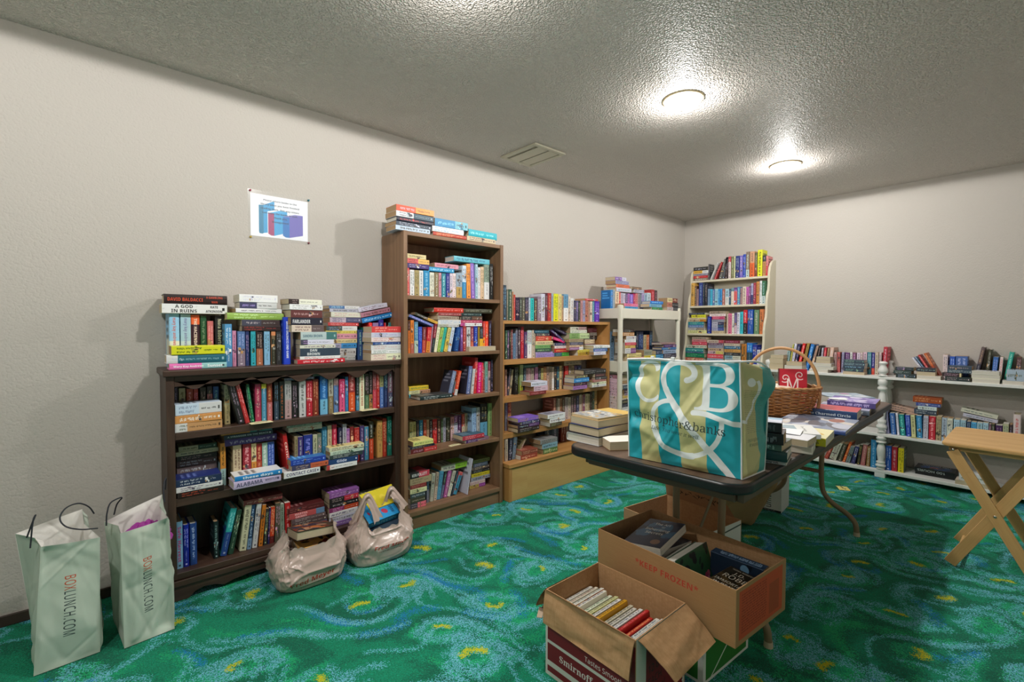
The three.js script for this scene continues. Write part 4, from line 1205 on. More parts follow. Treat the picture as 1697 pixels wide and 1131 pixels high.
// a book: x thick, y high, z deep with the spine at z = 0
function coverGeo(t, h, d, hard, c, uvCover) {
  const w = hard ? 0.0026 : 0.0011, rr = Math.min(hard ? 0.005 : 0.0018, t * 0.3), a = t / 2, out = [[-a, -d], [-a, -rr], [-a + rr * 0.35, -rr * 0.3]];
  if (hard) out.push([-a * 0.45, 0], [a * 0.45, 0]); else out.push([-a + rr, 0], [a - rr, 0]);
  out.push([a - rr * 0.35, -rr * 0.3], [a, -rr], [a, -d]);
  const inn = out.map(([x, z], i) => [x * (a - w) / a, i === 0 || i === out.length - 1 ? z : Math.min(z, 0) - w]), P = [], U = [], n = out.length;
  const quad = (p, q, r, s, ua, ub, uc, ud) => { for (const [k, u] of [[p, ua], [q, ub], [r, uc], [p, ua], [r, uc], [s, ud]]) { P.push(...k); U.push(...u); } };
  const sp = (x, y) => [lerp(c.u1, c.u0, y / h), lerp(c.vb, c.vt, clamp(x / t + 0.5, 0, 1))];
  const cu = uvCover ?? ((side, z, y) => [lerp(c.us, c.ue, clamp(side < 0 ? 1 + z / d : -z / d, 0, 1)), lerp(c.vb, c.vt, y / h)]);
  for (let i = 0; i < n - 1; i++) {
    const [x0, z0] = out[i], [x1, z1] = out[i + 1], [a0, b0] = inn[i], [a1, b1] = inn[i + 1], f = i === 0 ? (z, y) => cu(-1, z, y) : i === n - 2 ? (z, y) => cu(1, z, y) : null;
    const g = f ? [f(z0, 0), f(z1, 0), f(z1, h), f(z0, h)] : [sp(x0, 0), sp(x1, 0), sp(x1, h), sp(x0, h)];
    quad([x0, 0, z0], [x1, 0, z1], [x1, h, z1], [x0, h, z0], ...g);
    const e = [c.us + 0.002, c.vt - 0.004], E = [e, e, e, e];
    quad([a1, 0, b1], [a0, 0, b0], [a0, h, b0], [a1, h, b1], ...E);
    quad([x0, h, z0], [x1, h, z1], [a1, h, b1], [a0, h, b0], ...E); quad([x1, 0, z1], [x0, 0, z0], [a0, 0, b0], [a1, 0, b1], ...E);
    if (i === 0) quad([a0, 0, b0], [x0, 0, z0], [x0, h, z0], [a0, h, b0], ...E);
    if (i === n - 2) quad([x1, 0, z1], [a1, 0, b1], [a1, h, b1], [x1, h, z1], ...E);
  }
  const g = new THREE.BufferGeometry(); g.setAttribute('position', new THREE.Float32BufferAttribute(P, 3)); g.setAttribute('uv', new THREE.Float32BufferAttribute(U, 2)); g.computeVertexNormals(); return g;
}
function pagesGeo(t, h, d, hard) {
  const w = hard ? 0.0028 : 0.0012, o = hard ? 0.003 : 0.0004, a = t / 2 - w, g = new THREE.BoxGeometry(2 * a, h - 2 * o, d - w - o - 0.001, 1, 1, 1).translate(0, h / 2, -(d + w - o + 0.001) / 2).toNonIndexed();
  const p = g.attributes.position, uv = g.attributes.uv; for (let i = 0; i < p.count; i++) uv.setXY(i, p.getX(i), p.getY(i) + p.getZ(i)); return g;
}
let bookCount = 0;
const seenBooks = [];
function bookParts(s) {                                 // {cover, pages, mats} of a book
  const c = printCell(s), cg = coverGeo(s.t, s.h, s.d, s.hard, c, s.art), pg = pagesGeo(s.t, s.h, s.d, s.hard);
  return { cg, pg, cm: s.artMat ? [c.mat, s.artMat] : c.mat, pm: PAGES[s.paper ?? 0], sheet: c.sheet, paper: s.paper ?? 0 };
}
const HALF = Math.PI / 2, mtx = () => new THREE.Matrix4();
function poseOf(k, wall, p) {                          // where a catalogued book stands
  const turn = wall === 'L' ? 0 : -HALF, [along, up, out] = p.at, pos = wall === 'L' ? V(along, up, out) : V(out, up, along), R = mtx().makeRotationY(turn);
  if (k === 'U') return mtx().makeTranslation(pos.x, pos.y, pos.z).multiply(R).multiply(mtx().makeRotationZ(THREE.MathUtils.degToRad(p.turn)));
  if (k === 'T') return mtx().makeTranslation(pos.x, pos.y, pos.z).multiply(R).multiply(mtx().makeRotationZ(THREE.MathUtils.degToRad(p.turn) + HALF)).multiply(mtx().makeTranslation(0, -p.h / 2, 0));
  const m = mtx().makeTranslation(pos.x, pos.y + p.t / 2, pos.z).multiply(R).multiply(mtx().makeRotationY(THREE.MathUtils.degToRad(p.turn)));
  if (p.back) m.multiply(mtx().makeTranslation(0, 0, -p.d)).multiply(mtx().makeRotationY(Math.PI));
  return m.multiply(mtx().makeRotationZ(HALF)).multiply(mtx().makeTranslation(0, -p.h / 2, 0));
}
function placeBook(s, matrix, label, group) {
  const b = bookParts(s), o = new THREE.Group(); o.name = numbered('book'); scene.add(o); o.userData = { label, category: 'book' }; if (group) o.userData.group = group;
  matrix.decompose(o.position, o.quaternion, o.scale); o.scale.set(1, 1, 1);
  mesh('cover', b.cg, b.cm, o); mesh('pages', b.pg, b.pm, o); bookCount++; return o;
}
// a book lying on something, spine towards the angle turn (0: towards +z), front cover up
const lying = (x, y, z, turn, s, pitch = 0, roll = 0) => mtx().makeTranslation(x, y + s.t / 2, z).multiply(mtx().makeRotationY(turn)).multiply(mtx().makeRotationX(pitch)).multiply(mtx().makeRotationZ(HALF + roll)).multiply(mtx().makeTranslation(0, -s.h / 2, s.d / 2));
const INDIVIDUAL_BOOKS = 268;
{
  const list = []; let row, wall;
  for (const line of BOOKS.trim().split('\n')) {
    if (line[0] === '@') { [row, wall] = line.slice(1).split(' '); continue; }
    const text = /"([^"]*)"/.exec(line)?.[1], w = line.replace(/"[^"]*"/, '').trim().split(' '), [k, a, u, o, t, h, d, turn, stack, col, ...opt] = w;
    const [cs, pc] = col.split('%'), [c1, c2] = cs.split('/').map(rgb3), get = (n) => opt.find((q) => q.startsWith(n + '='))?.slice(2);
    const r = rngOf(list.length * 31 + 7)();
    list.push({ k, row, wall, at: [+a / 1000, +u / 1000, +o / 1000], t: Math.max(0.006, +t / 1000), h: +h / 1000, d: +d / 1000, turn: +turn, stack: +stack, c1, c2, f: pc ? +pc / 100 : undefined, text, tc: get('t') && rgb3(get('t')), cv: get('v') && rgb3(get('v')), hard: opt.includes('hb') || +h > 205 && r < 0.6, back: opt.includes('b'), paper: opt.includes('b') ? (lum(c1) > 215 ? 0 : 1) : r < 0.25 ? 0 : r < 0.7 ? 1 : 2 });
  }
  // words for each book: look, then its place in the row or stack
  for (const name of Object.keys(PHRASE)) {
    const mine = list.filter((b) => b.row === name), up = mine.filter((b) => b.k === 'U').sort((p, q) => p.at[0] - q.at[0]), tilt = mine.filter((b) => b.k === 'T');
    const stacks = [...new Set(mine.filter((b) => b.k === 'F').map((b) => b.stack))].map((n) => mine.filter((b) => b.k === 'F' && b.stack === n)).sort((p, q) => p[0].at[0] - q[0].at[0]);
    const look = (b) => { const a = b.back ? 'cream-edged' : colourName(b.c1), c = b.c2 && !b.back ? colourName(b.c2) : null; return (b.t < 0.016 ? 'slim ' : b.t > 0.042 ? 'thick ' : '') + a + (c && c !== a ? ' and ' + c : '') + ' book'; };
    const count = (q) => q.split(/\s+/).length, trimmed = (q) => { if (count(q) > 16) q = q.replace(/^(slim|thick) /, ''); if (count(q) > 16) q = q.replace(/ and (dark |pale |light |dusty )?[\w-]+ book/, ' book'); if (count(q) > 16) q = q.replace(' from left', ''); while (count(q) > 16) { const n = q.replace(/^(dark|pale|light|dusty|slim|thick) /, '').replace(' of them', ''); if (n === q) break; q = n; } return q; };
    up.forEach((b, i) => { b.label = trimmed(look(b) + ', ' + ORD[i] + ' upright from left ' + PHRASE[name]); });
    tilt.forEach((b, i) => { b.label = look(b) + ' tilted across others, ' + ORD[i] + ' ' + PHRASE[name]; });
    stacks.forEach((s, i) => s.forEach((b, j) => { b.label = trimmed(look(b) + ', ' + (s.length === 1 ? 'alone as ' : j === s.length - 1 ? 'topmost in ' : j === 0 ? 'lowest in ' : ORD[j] + ' up in ') + ORD[i] + ' stack from left ' + PHRASE[name]); }));
  }
  // the books that show largest stand as things of their own, the rest as one mass
  const q = V();
  for (const b of list) {
    b.m = poseOf(b.k, b.wall, b); let x0 = 9, x1 = -9, y0 = 9, y1 = -9;
    for (const [sx, sy] of [[-0.5, 0], [0.5, 0], [-0.5, 1], [0.5, 1]]) { q.set(sx * b.t, sy * b.h, b.back ? -b.d : 0).applyMatrix4(b.m).project(camera); x0 = Math.min(x0, q.x); x1 = Math.max(x1, q.x); y0 = Math.min(y0, q.y); y1 = Math.max(y1, q.y); }
    b.area = Math.max(0, Math.min(1, x1) - Math.max(-1, x0)) * Math.max(0, Math.min(1, y1) - Math.max(-1, y0)) * (b.k === 'F' && /s3|s4/.test(b.row) ? 0.9 : 1);
  }
  const rank = [...list].sort((p, r) => r.area - p.area); rank.forEach((b, i) => { b.own = i < INDIVIDUAL_BOOKS; });
  const mass = new Map();
  for (const b of list) {
    if (b.own) { placeBook(b, b.m, b.label, 'books ' + PHRASE[b.row]); continue; }
    const p = bookParts(b); for (const [key, g] of [['c' + p.sheet, p.cg], ['p' + p.paper, p.pg]]) { g.applyMatrix4(b.m); if (!mass.has(key)) mass.set(key, []); mass.get(key).push(g); }
  }
  const keys = [...mass.keys()].sort(), g = mergeGeometries(keys.map((k) => mergeGeometries(mass.get(k))), true);
  const rest = shadow(new THREE.Mesh(g, keys.map((k) => (k[0] === 'c' ? sheetAt(+k[1]).mat : PAGES[+k[1]])))); rest.name = 'books_mass'; scene.add(rest);
  rest.userData = { kind: 'stuff', label: 'all the remaining small books on the far shelves, in rows and stacks', category: 'books' };
  const dup = {}; rank.filter((b) => b.own).forEach((b) => { dup[b.label] = (dup[b.label] ?? 0) + 1; }); console.log('same labels', Object.entries(dup).filter((q) => q[1] > 1).map((q) => q[0]).slice(0, 6).join(' ; '), '| e.g.', rank[40].label, '|', rank[100].label); console.log('catalogued', list.length, 'own', rank.filter((b) => b.own).length);
}

// ---------------------------------------------------------------- books with covers in view: art cells 256 x 384 (cover above, spine below)
const artSheets = [0, 1].map(() => { const c = document.createElement('canvas'); c.width = 2048; c.height = 1920; const x = c.getContext('2d'), t = new THREE.CanvasTexture(c); t.colorSpace = THREE.SRGBColorSpace; t.anisotropy = 8; return { x, mat: std({ map: t, roughness: 0.36 }) }; });
let arts = 0;
function artBook(label, matrix, s, draw, group) {
  const id = arts++, { x, mat: artMat } = artSheets[Math.floor(id / 40)], X = (id % 8) * 256, Y = Math.floor((id % 40) / 8) * 384, r = rngOf(900 + id), c1 = rgb3(s.c);
  x.save(); x.beginPath(); x.rect(X, Y, 256, 384); x.clip(); x.translate(X, Y);
  x.fillStyle = css(rgb3(s.cover ?? s.c)); x.fillRect(0, 0, 256, 340); if (draw) draw(x, r, 256, 340);
  x.fillStyle = css(c1); x.fillRect(0, 340, 256, 44);
  const ink = s.tc ? rgb3(s.tc) : lum(c1) > 128 ? c1.map((v) => v * 0.4) : c1.map((v) => Math.min(255, v + 140));
  if (s.text) { x.fillStyle = css(ink); x.textBaseline = 'middle'; let px = 28; do { px--; x.font = (s.thin ? '' : 'bold ') + px + 'px ' + (s.serif ? 'serif' : 'sans-serif'); } while (px > 8 && x.measureText(s.text).width > 172); x.fillText(s.text, 14, 362); } else if (!s.plain) scribble(x, r, 16, 180, 362, 18, css(ink));
  x.restore();
  const TW = 2048, TH = 1920, c = { u0: X / TW, u1: (X + 207) / TW, us: (X + 212) / TW, ue: (X + 254) / TW, vt: 1 - (Y + 341) / TH, vb: 1 - (Y + 383) / TH };
  const art = (side, z, y) => (side > 0 ? [(X + 1 + 254 * clamp(-z / s.d, 0, 1)) / TW, 1 - (Y + 1 + 338 * (1 - y / s.h)) / TH] : [lerp(c.us, c.ue, clamp(-z / s.d, 0, 1)), lerp(c.vb, c.vt, y / s.h)]);
  const o = new THREE.Group(); o.name = numbered('book'); scene.add(o); o.userData = { label, category: 'book' }; if (group) o.userData.group = group;
  matrix.decompose(o.position, o.quaternion, o.scale); o.scale.set(1, 1, 1);
  mesh('cover', coverGeo(s.t, s.h, s.d, s.hard, c, art), artMat, o); mesh('pages', pagesGeo(s.t, s.h, s.d, s.hard), PAGES[s.paper ?? 0], o); bookCount++; return o;
}
const words = (x, list) => { for (const [t, px, X, Y, col, font] of list) { x.font = px + 'px ' + (font ?? 'sans-serif'); x.fillStyle = col; x.textBaseline = 'middle'; x.textAlign = 'center'; x.fillText(t, X, Y); x.textAlign = 'left'; } };
const blobs = (x, r, n, cols, x0, y0, x1, y1, s) => { for (let i = 0; i < n; i++) { x.fillStyle = cols[Math.floor(r() * cols.length)]; x.beginPath(); x.ellipse(lerp(x0, x1, r()), lerp(y0, y1, r()), s * (0.4 + r()), s * (0.3 + r() * 0.7), r() * 3, 0, 7); x.fill(); } };

// ---------------------------------------------------------------- notice on the long wall
{
  const t = thing('notice', 'laminated notice about returning books, printed with three drawn books', 'notice', [-4.337, 1.811, 0.0012]);
  const film = new THREE.MeshPhysicalMaterial({ color: 0xffffff, roughness: 0.12, transmission: 0.92, thickness: 0, ior: 1.4 });
  const tex = canvasTex(1024, 784, (x, w, h) => {
    x.fillStyle = '#f4f6fb'; x.fillRect(0, 0, w, h);
    const poly = (c, p) => { x.fillStyle = c; x.beginPath(); p.forEach(([a, b], i) => (i ? x.lineTo(a, b) : x.moveTo(a, b))); x.fill(); };
    poly('#1f9fd0', [[215, 215], [385, 120], [412, 120], [412, 250], [290, 290], [290, 700], [215, 700]]); poly('#0f7fa8', [[140, 200], [220, 190], [220, 715], [200, 730], [150, 725], [140, 690]]); poly('#2b9fd6', [[220, 190], [390, 100], [412, 110], [412, 260], [290, 300], [280, 700], [220, 715]]);
    poly('#35a6de', [[405, 320], [640, 260], [640, 560], [560, 690], [405, 745]]); poly('#a83a72', [[300, 330], [405, 320], [405, 745], [350, 745], [300, 715]]); poly('#4fb4e6', [[300, 330], [520, 250], [640, 262], [405, 322]]);
    poly('#6f68bd', [[680, 350], [930, 290], [930, 680], [680, 750]]); poly('#1478c4', [[560, 360], [680, 350], [680, 750], [610, 750], [560, 720]]); poly('#8f8ad0', [[560, 360], [780, 290], [930, 290], [680, 352]]);
    x.textBaseline = 'middle'; x.textAlign = 'center'; x.fillStyle = '#141c34'; x.font = 'bold 47px sans-serif';
    ['Please return books to the', 'library when you have finished', 'reading them. This way others', 'can enjoy the books as well.', 'Thank you,', 'Management'].forEach((s, i) => x.fillText(s, w / 2 + 6, 92 + i * 78));
  });
  const sheetMat = std({ map: tex, roughness: 0.5 }), plain = std({ color: 0xf2f4f8, roughness: 0.5 });
  mesh('paper', new THREE.BoxGeometry(0.29, 0.222, 0.0006), [plain, plain, plain, plain, sheetMat, plain], t);
  mesh('laminate', sheet([-0.155, -0.128, 0.0011], [0.155, -0.128, 0.0011], [0.157, 0.13, 0.0011], [-0.158, 0.13, 0.0011], 12, 8, (u, v) => 0.003 * Math.sin(u * 3.1) * (1 - smooth(0, 0.12, v))), film, t);
  for (const [x, y, c, l] of [[-0.146, 0.122, 0x8e2740, "dark red push pin at the notice's upper corner nearer the camera"], [0.149, 0.121, 0x1b6b78, "teal push pin at the notice's upper corner by the tall bookcase"], [-0.146, -0.12, 0xb49a2a, "yellow push pin at the notice's lower corner nearer the camera"], [0.148, -0.118, 0x6e1f30, "dark red push pin at the notice's lower corner by the tall bookcase"]]) {
    const p = thing('push_pin', l, 'push pin', [-4.337 + x, 1.811 + y, 0.0022], 0, 'push pins holding the notice'), m = std({ color: c, roughness: 0.3 });
    const g = lathe([[0.0001, 0], [0.0055, 0], [0.0055, 0.0015], [0.003, 0.003], [0.0028, 0.007], [0.0048, 0.009], [0.0046, 0.0105], [0.0001, 0.011]], 14).rotateX(HALF); mesh('head', g, m, p);
    mesh('point', new THREE.CylinderGeometry(0.0005, 0.0003, 0.002, 6).rotateX(HALF).translate(0, 0, -0.001), M.steel, p);
  }
}

// ---------------------------------------------------------------- two pale green paper bags by the wall
{
  const print = canvasTex(512, 1024, (x, w, h) => {
    x.fillStyle = '#c2cdbe'; x.fillRect(0, 0, w, h); x.save(); x.translate(w * 0.5, h * 0.27); x.rotate(HALF); x.font = '132px sans-serif'; x.textBaseline = 'middle';
    let p = 0; for (const [s, c] of [['BOX', '#c9502c'], ['LUNCH.COM', '#2b3a3a']]) for (const ch of s) { x.fillStyle = c; x.save(); x.translate(p, 0); x.scale(0.46, 1); x.fillText(ch, 0, 0); x.restore(); p += x.measureText(ch).width * 0.46 + 4; } x.restore();
  });
  const face = std({ map: print, roughness: 0.7, side: THREE.DoubleSide }), plain = std({ color: 0xc0cbbc, roughness: 0.7, side: THREE.DoubleSide }), inner = std({ color: 0xf0eee8, roughness: 0.8, side: THREE.DoubleSide }), cord = std({ color: 0x2c2f36, roughness: 0.8 });
  function paperBag(label, b, tp, seed, handles) {     // b, tp: four corners front-left, front-right, back-right, back-left
    const t = thing('paper_bag', label, 'paper bag'), names = ['front_panel', 'side_panel', 'back_panel', 'side_panel'], nv = 54, nu = 36;
    for (let i = 0; i < 4; i++) {
      const j = (i + 1) % 4, f = folds(seed + i, 22, 0.0095, 0.07), gus = i % 2 ? (u, v) => -0.018 * Math.max(0, 1 - Math.abs(u - 0.5) / 0.5) * smooth(0.12, 0.8, v) : (u, v) => 0.008 * Math.sin(u * 3.14) * smooth(0, 0.4, v), rim = (u, v) => 0;
      const d = (u, v) => f(u, v) + gus(u, v);
      mesh(names[i], sheet(b[i], b[j], tp[j], tp[i], nu, nv, d), i ? plain : face, t);
      mesh('lining', sheet(b[i], b[j], tp[j], tp[i], nu, nv, (u, v) => d(u, v) - 0.0012), inner, t);
    }
    mesh('bottom', sheet(b[0], b[1], b[2], b[3], 4, 4), plain, t);
    for (const h of handles) mesh('cord_handle', tube(h, 0.0026, 40, 8), cord, t);
    return t;
  }
  paperBag('pale green paper bag nearest the camera, open, empty and white inside',
    [[-5.287, 0.003, 0.476], [-5.112, 0.003, 0.462], [-5.102, 0.003, 0.29], [-5.29, 0.003, 0.29]], [[-5.262, 0.447, 0.462], [-5.105, 0.43, 0.448], [-5.155, 0.49, 0.245], [-5.34, 0.452, 0.27]], 301,
    [[[-5.3, 0.47, 0.4], [-5.285, 0.52, 0.41], [-5.275, 0.552, 0.42], [-5.28, 0.54, 0.425], [-5.29, 0.44, 0.43]], [[-5.11, 0.45, 0.4], [-5.16, 0.463, 0.41], [-5.2, 0.483, 0.4], [-5.215, 0.51, 0.38], [-5.2, 0.535, 0.35], [-5.165, 0.537, 0.32], [-5.135, 0.51, 0.3], [-5.12, 0.475, 0.285]]]);
  paperBag('pale green paper bag beside the dark bookcase, holding purple tissue',
    [[-5.043, 0.003, 0.5], [-4.885, 0.003, 0.48], [-4.885, 0.003, 0.3], [-5.06, 0.003, 0.31]], [[-5.047, 0.437, 0.475], [-4.898, 0.455, 0.465], [-4.9, 0.5, 0.282], [-5.09, 0.43, 0.275]], 331,
    [[[-5.085, 0.44, 0.36], [-5.082, 0.49, 0.36], [-5.07, 0.525, 0.35], [-5.035, 0.535, 0.34], [-5.05, 0.51, 0.33], [-5.06, 0.46, 0.3]], [[-4.903, 0.5, 0.4], [-4.905, 0.54, 0.39], [-4.9, 0.575, 0.37], [-4.893, 0.585, 0.35], [-4.892, 0.53, 0.32]]]);
  const ts = thing('tissue_paper', 'crumpled purple tissue paper inside the pale green bag by the bookcase', 'tissue paper', [-4.955, 0.36, 0.35]), n = noise2(88, 16), g = new THREE.IcosahedronGeometry(0.066, 24), p = g.attributes.position, q = V();
  for (let i = 0; i < p.count; i++) { q.fromBufferAttribute(p, i); const k = 0.8 + 0.9 * Math.abs(n(q.x * 38 + 30, q.y * 44 + q.z * 31 + 30) - 0.5) + 0.5 * Math.abs(n(q.z * 70 + 9, q.x * 57 - q.y * 50) - 0.5); q.multiplyScalar(k); p.setXYZ(i, q.x, q.y * 0.8, q.z * 0.85); }
  g.computeVertexNormals(); mesh('tissue', g, std({ color: 0x9c2c92, roughness: 0.6, side: THREE.DoubleSide }), ts);
}

// ---------------------------------------------------------------- two thin plastic carrier bags of books
{
  function carrier(label, cx, cz, a, b, H, seed, text, ear, turnText) {
    const tex = canvasTex(2048, 512, (x, w, h) => {
      x.fillStyle = '#c4ada2'; x.fillRect(0, 0, w, h); x.textBaseline = 'middle'; x.textAlign = 'center'; x.save(); x.translate(w * text[0], h * text[1]); x.rotate(turnText);
      x.fillStyle = '#b8321f'; x.save(); x.transform(1, 0, -0.22, 1, 0, 0); x.font = 'bold ' + text[2] + 'px sans-serif'; x.fillText('Fred Meyer', 0, 0); x.restore(); scribble(x, rngOf(8), -text[2] * 2, text[2] * 2, text[2] * 0.8, text[2] * 0.2, '#7a3a30'); x.restore();
    });
    const film = new THREE.MeshPhysicalMaterial({ map: tex, roughness: 0.28, side: THREE.DoubleSide, clearcoat: 0.5, clearcoatRoughness: 0.2 });
    const nu = 144, nv = 60, P = [], U = [], I = [], n1 = noise2(seed, 32), n2 = noise2(seed + 1, 64), n3 = noise2(seed + 2, 16);
    const earAt = (th) => { let e = 0; for (const [t0, w, k] of ear) { let d = Math.abs(th - t0); d = Math.min(d, 2 * Math.PI - d); e = Math.max(e, k * Math.exp(-((d / w) ** 2))); } return e; };
    for (let j = 0; j <= nv; j++) for (let i = 0; i <= nu; i++) {
      const u = i / nu, v = j / nv, th = u * 2 * Math.PI - HALF * 0 , e = earAt(th), top = H + e, y = v < 0.08 ? 0.004 * (v / 0.08) : 0.004 + (top - 0.004) * (v - 0.08) / 0.92;
      const base = v < 0.08 ? 0.15 + 0.75 * Math.sqrt(v / 0.08) : 0.9 + 0.13 * Math.sin(clamp(v * 1.25, 0, 1) * Math.PI) - 0.16 * smooth(0.55, 1, v) - e * 1.1 * smooth(0.6, 1, v);
      const c = Math.cos(th), s = Math.sin(th), pw = 0.62, sx = Math.sign(c) * Math.abs(c) ** pw, sz = Math.sign(s) * Math.abs(s) ** pw;
      const rg = (q) => (1 - Math.abs(2 * q - 1)) ** 4, sl = u * 32 + v * 3 * Math.sin(u * 12.6), fold = rg(n1(sl, v * 4)) * 0.008 * smooth(0.1, 0.4, v) + (n3(u * 16, v * 3.2) - 0.5) * 0.024 * smooth(0.06, 0.3, v) + rg(n3(u * 16 + v * 4, v * 3)) * 0.009 * smooth(0.05, 0.3, v) + (Math.abs(n2(u * 64 + v * 6, v * 3.5) - 0.5) - 0.25) * 0.007;
      const k = base + fold / a * smooth(0, 0.1, v) * 1.3;
      P.push(cx + a * k * sx, y + (v > 0.95 ? (n2(u * 40, 3) - 0.5) * 0.02 : 0), cz + b * k * sz); U.push(((th / (2 * Math.PI)) % 1) , v);
    }
    for (let j = 0; j < nv; j++) for (let i = 0; i < nu; i++) { const p = j * (nu + 1) + i, q = p + 1, r = p + nu + 1, s = r + 1; I.push(p, s, q, p, r, s); }
    const arc = [0]; for (let i = 1; i <= nu; i++) { const f = (k) => { const th = (k / nu) * 2 * Math.PI, c = Math.cos(th), s = Math.sin(th); return [a * Math.sign(c) * Math.abs(c) ** 0.62, b * Math.sign(s) * Math.abs(s) ** 0.62]; }, [x0, z0] = f(i - 1), [x1, z1] = f(i); arc.push(arc[i - 1] + Math.hypot(x1 - x0, z1 - z0)); }
    for (let i = 0; i < U.length; i += 2) U[i] = 1 - arc[(i / 2) % (nu + 1)] / arc[nu];
    const g = new THREE.BufferGeometry(); g.setAttribute('position', new THREE.Float32BufferAttribute(P, 3)); g.setAttribute('uv', new THREE.Float32BufferAttribute(U, 2)); g.setIndex(I); g.computeVertexNormals();
    const t = thing('carrier_bag', label, 'plastic bag'); mesh('bag_body', g, film, t);
    const loop = (p0, p1, p2, w0) => {                  // a handle: a flat loop of film
      const cu = new THREE.CatmullRomCurve3([V(...p0), V(...p1), V(...p2)]), Q = [], W = [], J = [], N = 20;
      for (let k = 0; k <= N; k++) { const q = cu.getPoint(k / N), tg = cu.getTangent(k / N), sd = tg.cross(V(0.5, 0.1, 1)).normalize(), w = w0 * (1.3 - 0.5 * Math.sin(k / N * Math.PI)); for (let m = 0; m <= 6; m++) { const f = (m / 6 - 0.5) * 2, o = q.clone().addScaledVector(sd, f * w); o.z += 0.008 * Math.sin(m * 2.2 + k * 0.4); o.y += 0.004 * Math.cos(m * 2.6); Q.push(o.x, o.y, o.z); W.push(0.02, 0.5); } }
      for (let k = 0; k < N; k++) for (let m = 0; m < 6; m++) { const A = k * 7 + m, B = A + 7; J.push(A, B, A + 1, A + 1, B, B + 1); }
      const h = new THREE.BufferGeometry(); h.setAttribute('position', new THREE.Float32BufferAttribute(Q, 3)); h.setAttribute('uv', new THREE.Float32BufferAttribute(W, 2)); h.setIndex(J); h.computeVertexNormals(); return h;
    };
    return { t, film, loop };
  }
  // in texture, u runs against the angle: the side facing the room (+z, angle pi/2) lies at u = 0.75
  const A = carrier('crumpled pinkish carrier bag of books nearer the paper bags', -4.345, 0.415, 0.16, 0.125, 0.19, 411, [0.735, 0.7, 74], [[3.14, 0.5, 0.07], [0.15, 0.5, 0.065], [5.2, 0.5, 0.03]], -0.12);
  const B = carrier('crumpled pinkish carrier bag of books at the foot of the tall bookcase', -3.98, 0.425, 0.165, 0.12, 0.175, 431, [0.765, 0.45, 70], [[2.9, 0.5, 0.085], [0.1, 0.6, 0.11]], 0.02);
  mesh('handle', B.loop([-4.115, 0.22, 0.44], [-4.035, 0.315, 0.42], [-4.0, 0.2, 0.47], 0.028), B.film, B.t);
  mesh('handle', B.loop([-3.92, 0.22, 0.38], [-3.88, 0.305, 0.38], [-3.83, 0.21, 0.43], 0.032), B.film, B.t);
  const G = 'books in the carrier bags', rot = (x, y, z, ry, rx, rz, s) => mtx().makeTranslation(x, y, z).multiply(mtx().makeRotationFromEuler(new THREE.Euler(rx, ry, rz, 'YXZ'))).multiply(mtx().makeRotationZ(HALF)).multiply(mtx().makeTranslation(0, -s.h / 2, s.d / 2));
  const S1 = { t: 0.042, h: 0.19, d: 0.125, hard: true, c: '322', cover: '543', paper: 1 };
  artBook('thick book with cream page edges out, topmost in the nearer carrier bag', rot(-4.32, 0.218, 0.4, Math.PI + 0.08, 0.1, 0.1, S1), S1, (x, r) => { blobs(x, r, 30, ['#c86f3a', '#7a3a2c', '#33364a', '#b98a6a'], 0, 0, 256, 340, 40); }, G);
  const S2 = { t: 0.036, h: 0.2, d: 0.13, c: 'b75', cover: 'd96', paper: 1 };
  artBook('book with orange and brown cover, lower in the nearer carrier bag', rot(-4.3, 0.15, 0.42, 0.05, 0.4, -0.03, S2), S2, (x, r) => { x.fillStyle = '#d9a860'; x.fillRect(0, 0, 256, 340); blobs(x, r, 26, ['#7a2a18', '#a33', '#432', '#c96'], 90, 60, 256, 300, 34); }, G);
  const S3 = { t: 0.04, h: 0.19, d: 0.125, c: '29c', cover: '38d', paper: 0 };
  artBook('thick blue book leaning in the carrier bag by the tall bookcase', rot(-3.965, 0.215, 0.4, 0.12, 0.5, 0.05, S3), S3, (x, r) => { x.fillStyle = '#2a9ad8'; x.fillRect(0, 0, 256, 340); blobs(x, r, 12, ['#123a86', '#6ac0ee', '#c33a5a'], 60, 40, 220, 220, 34); scribble(x, r, 40, 210, 280, 30, '#1b2350'); }, G);
  const S4 = { t: 0.03, h: 0.2, d: 0.13, c: 'ca2', cover: 'dc3', paper: 1 };
  artBook('yellow-green covered book behind the blue one, by the tall bookcase', rot(-3.92, 0.26, 0.335, 0.1, 0.45, 0.08, S4), S4, (x, r) => { blobs(x, r, 10, ['#a4b83a', '#e8d44a', '#2d3a1d'], 0, 0, 256, 340, 40); }, G);
  const S5 = { t: 0.036, h: 0.18, d: 0.12, c: '234', cover: '345', paper: 0 };
  artBook('dark navy book low in the carrier bag by the tall bookcase', rot(-3.96, 0.15, 0.43, 0.1, 0.45, 0.1, S5), S5, null, G);
}

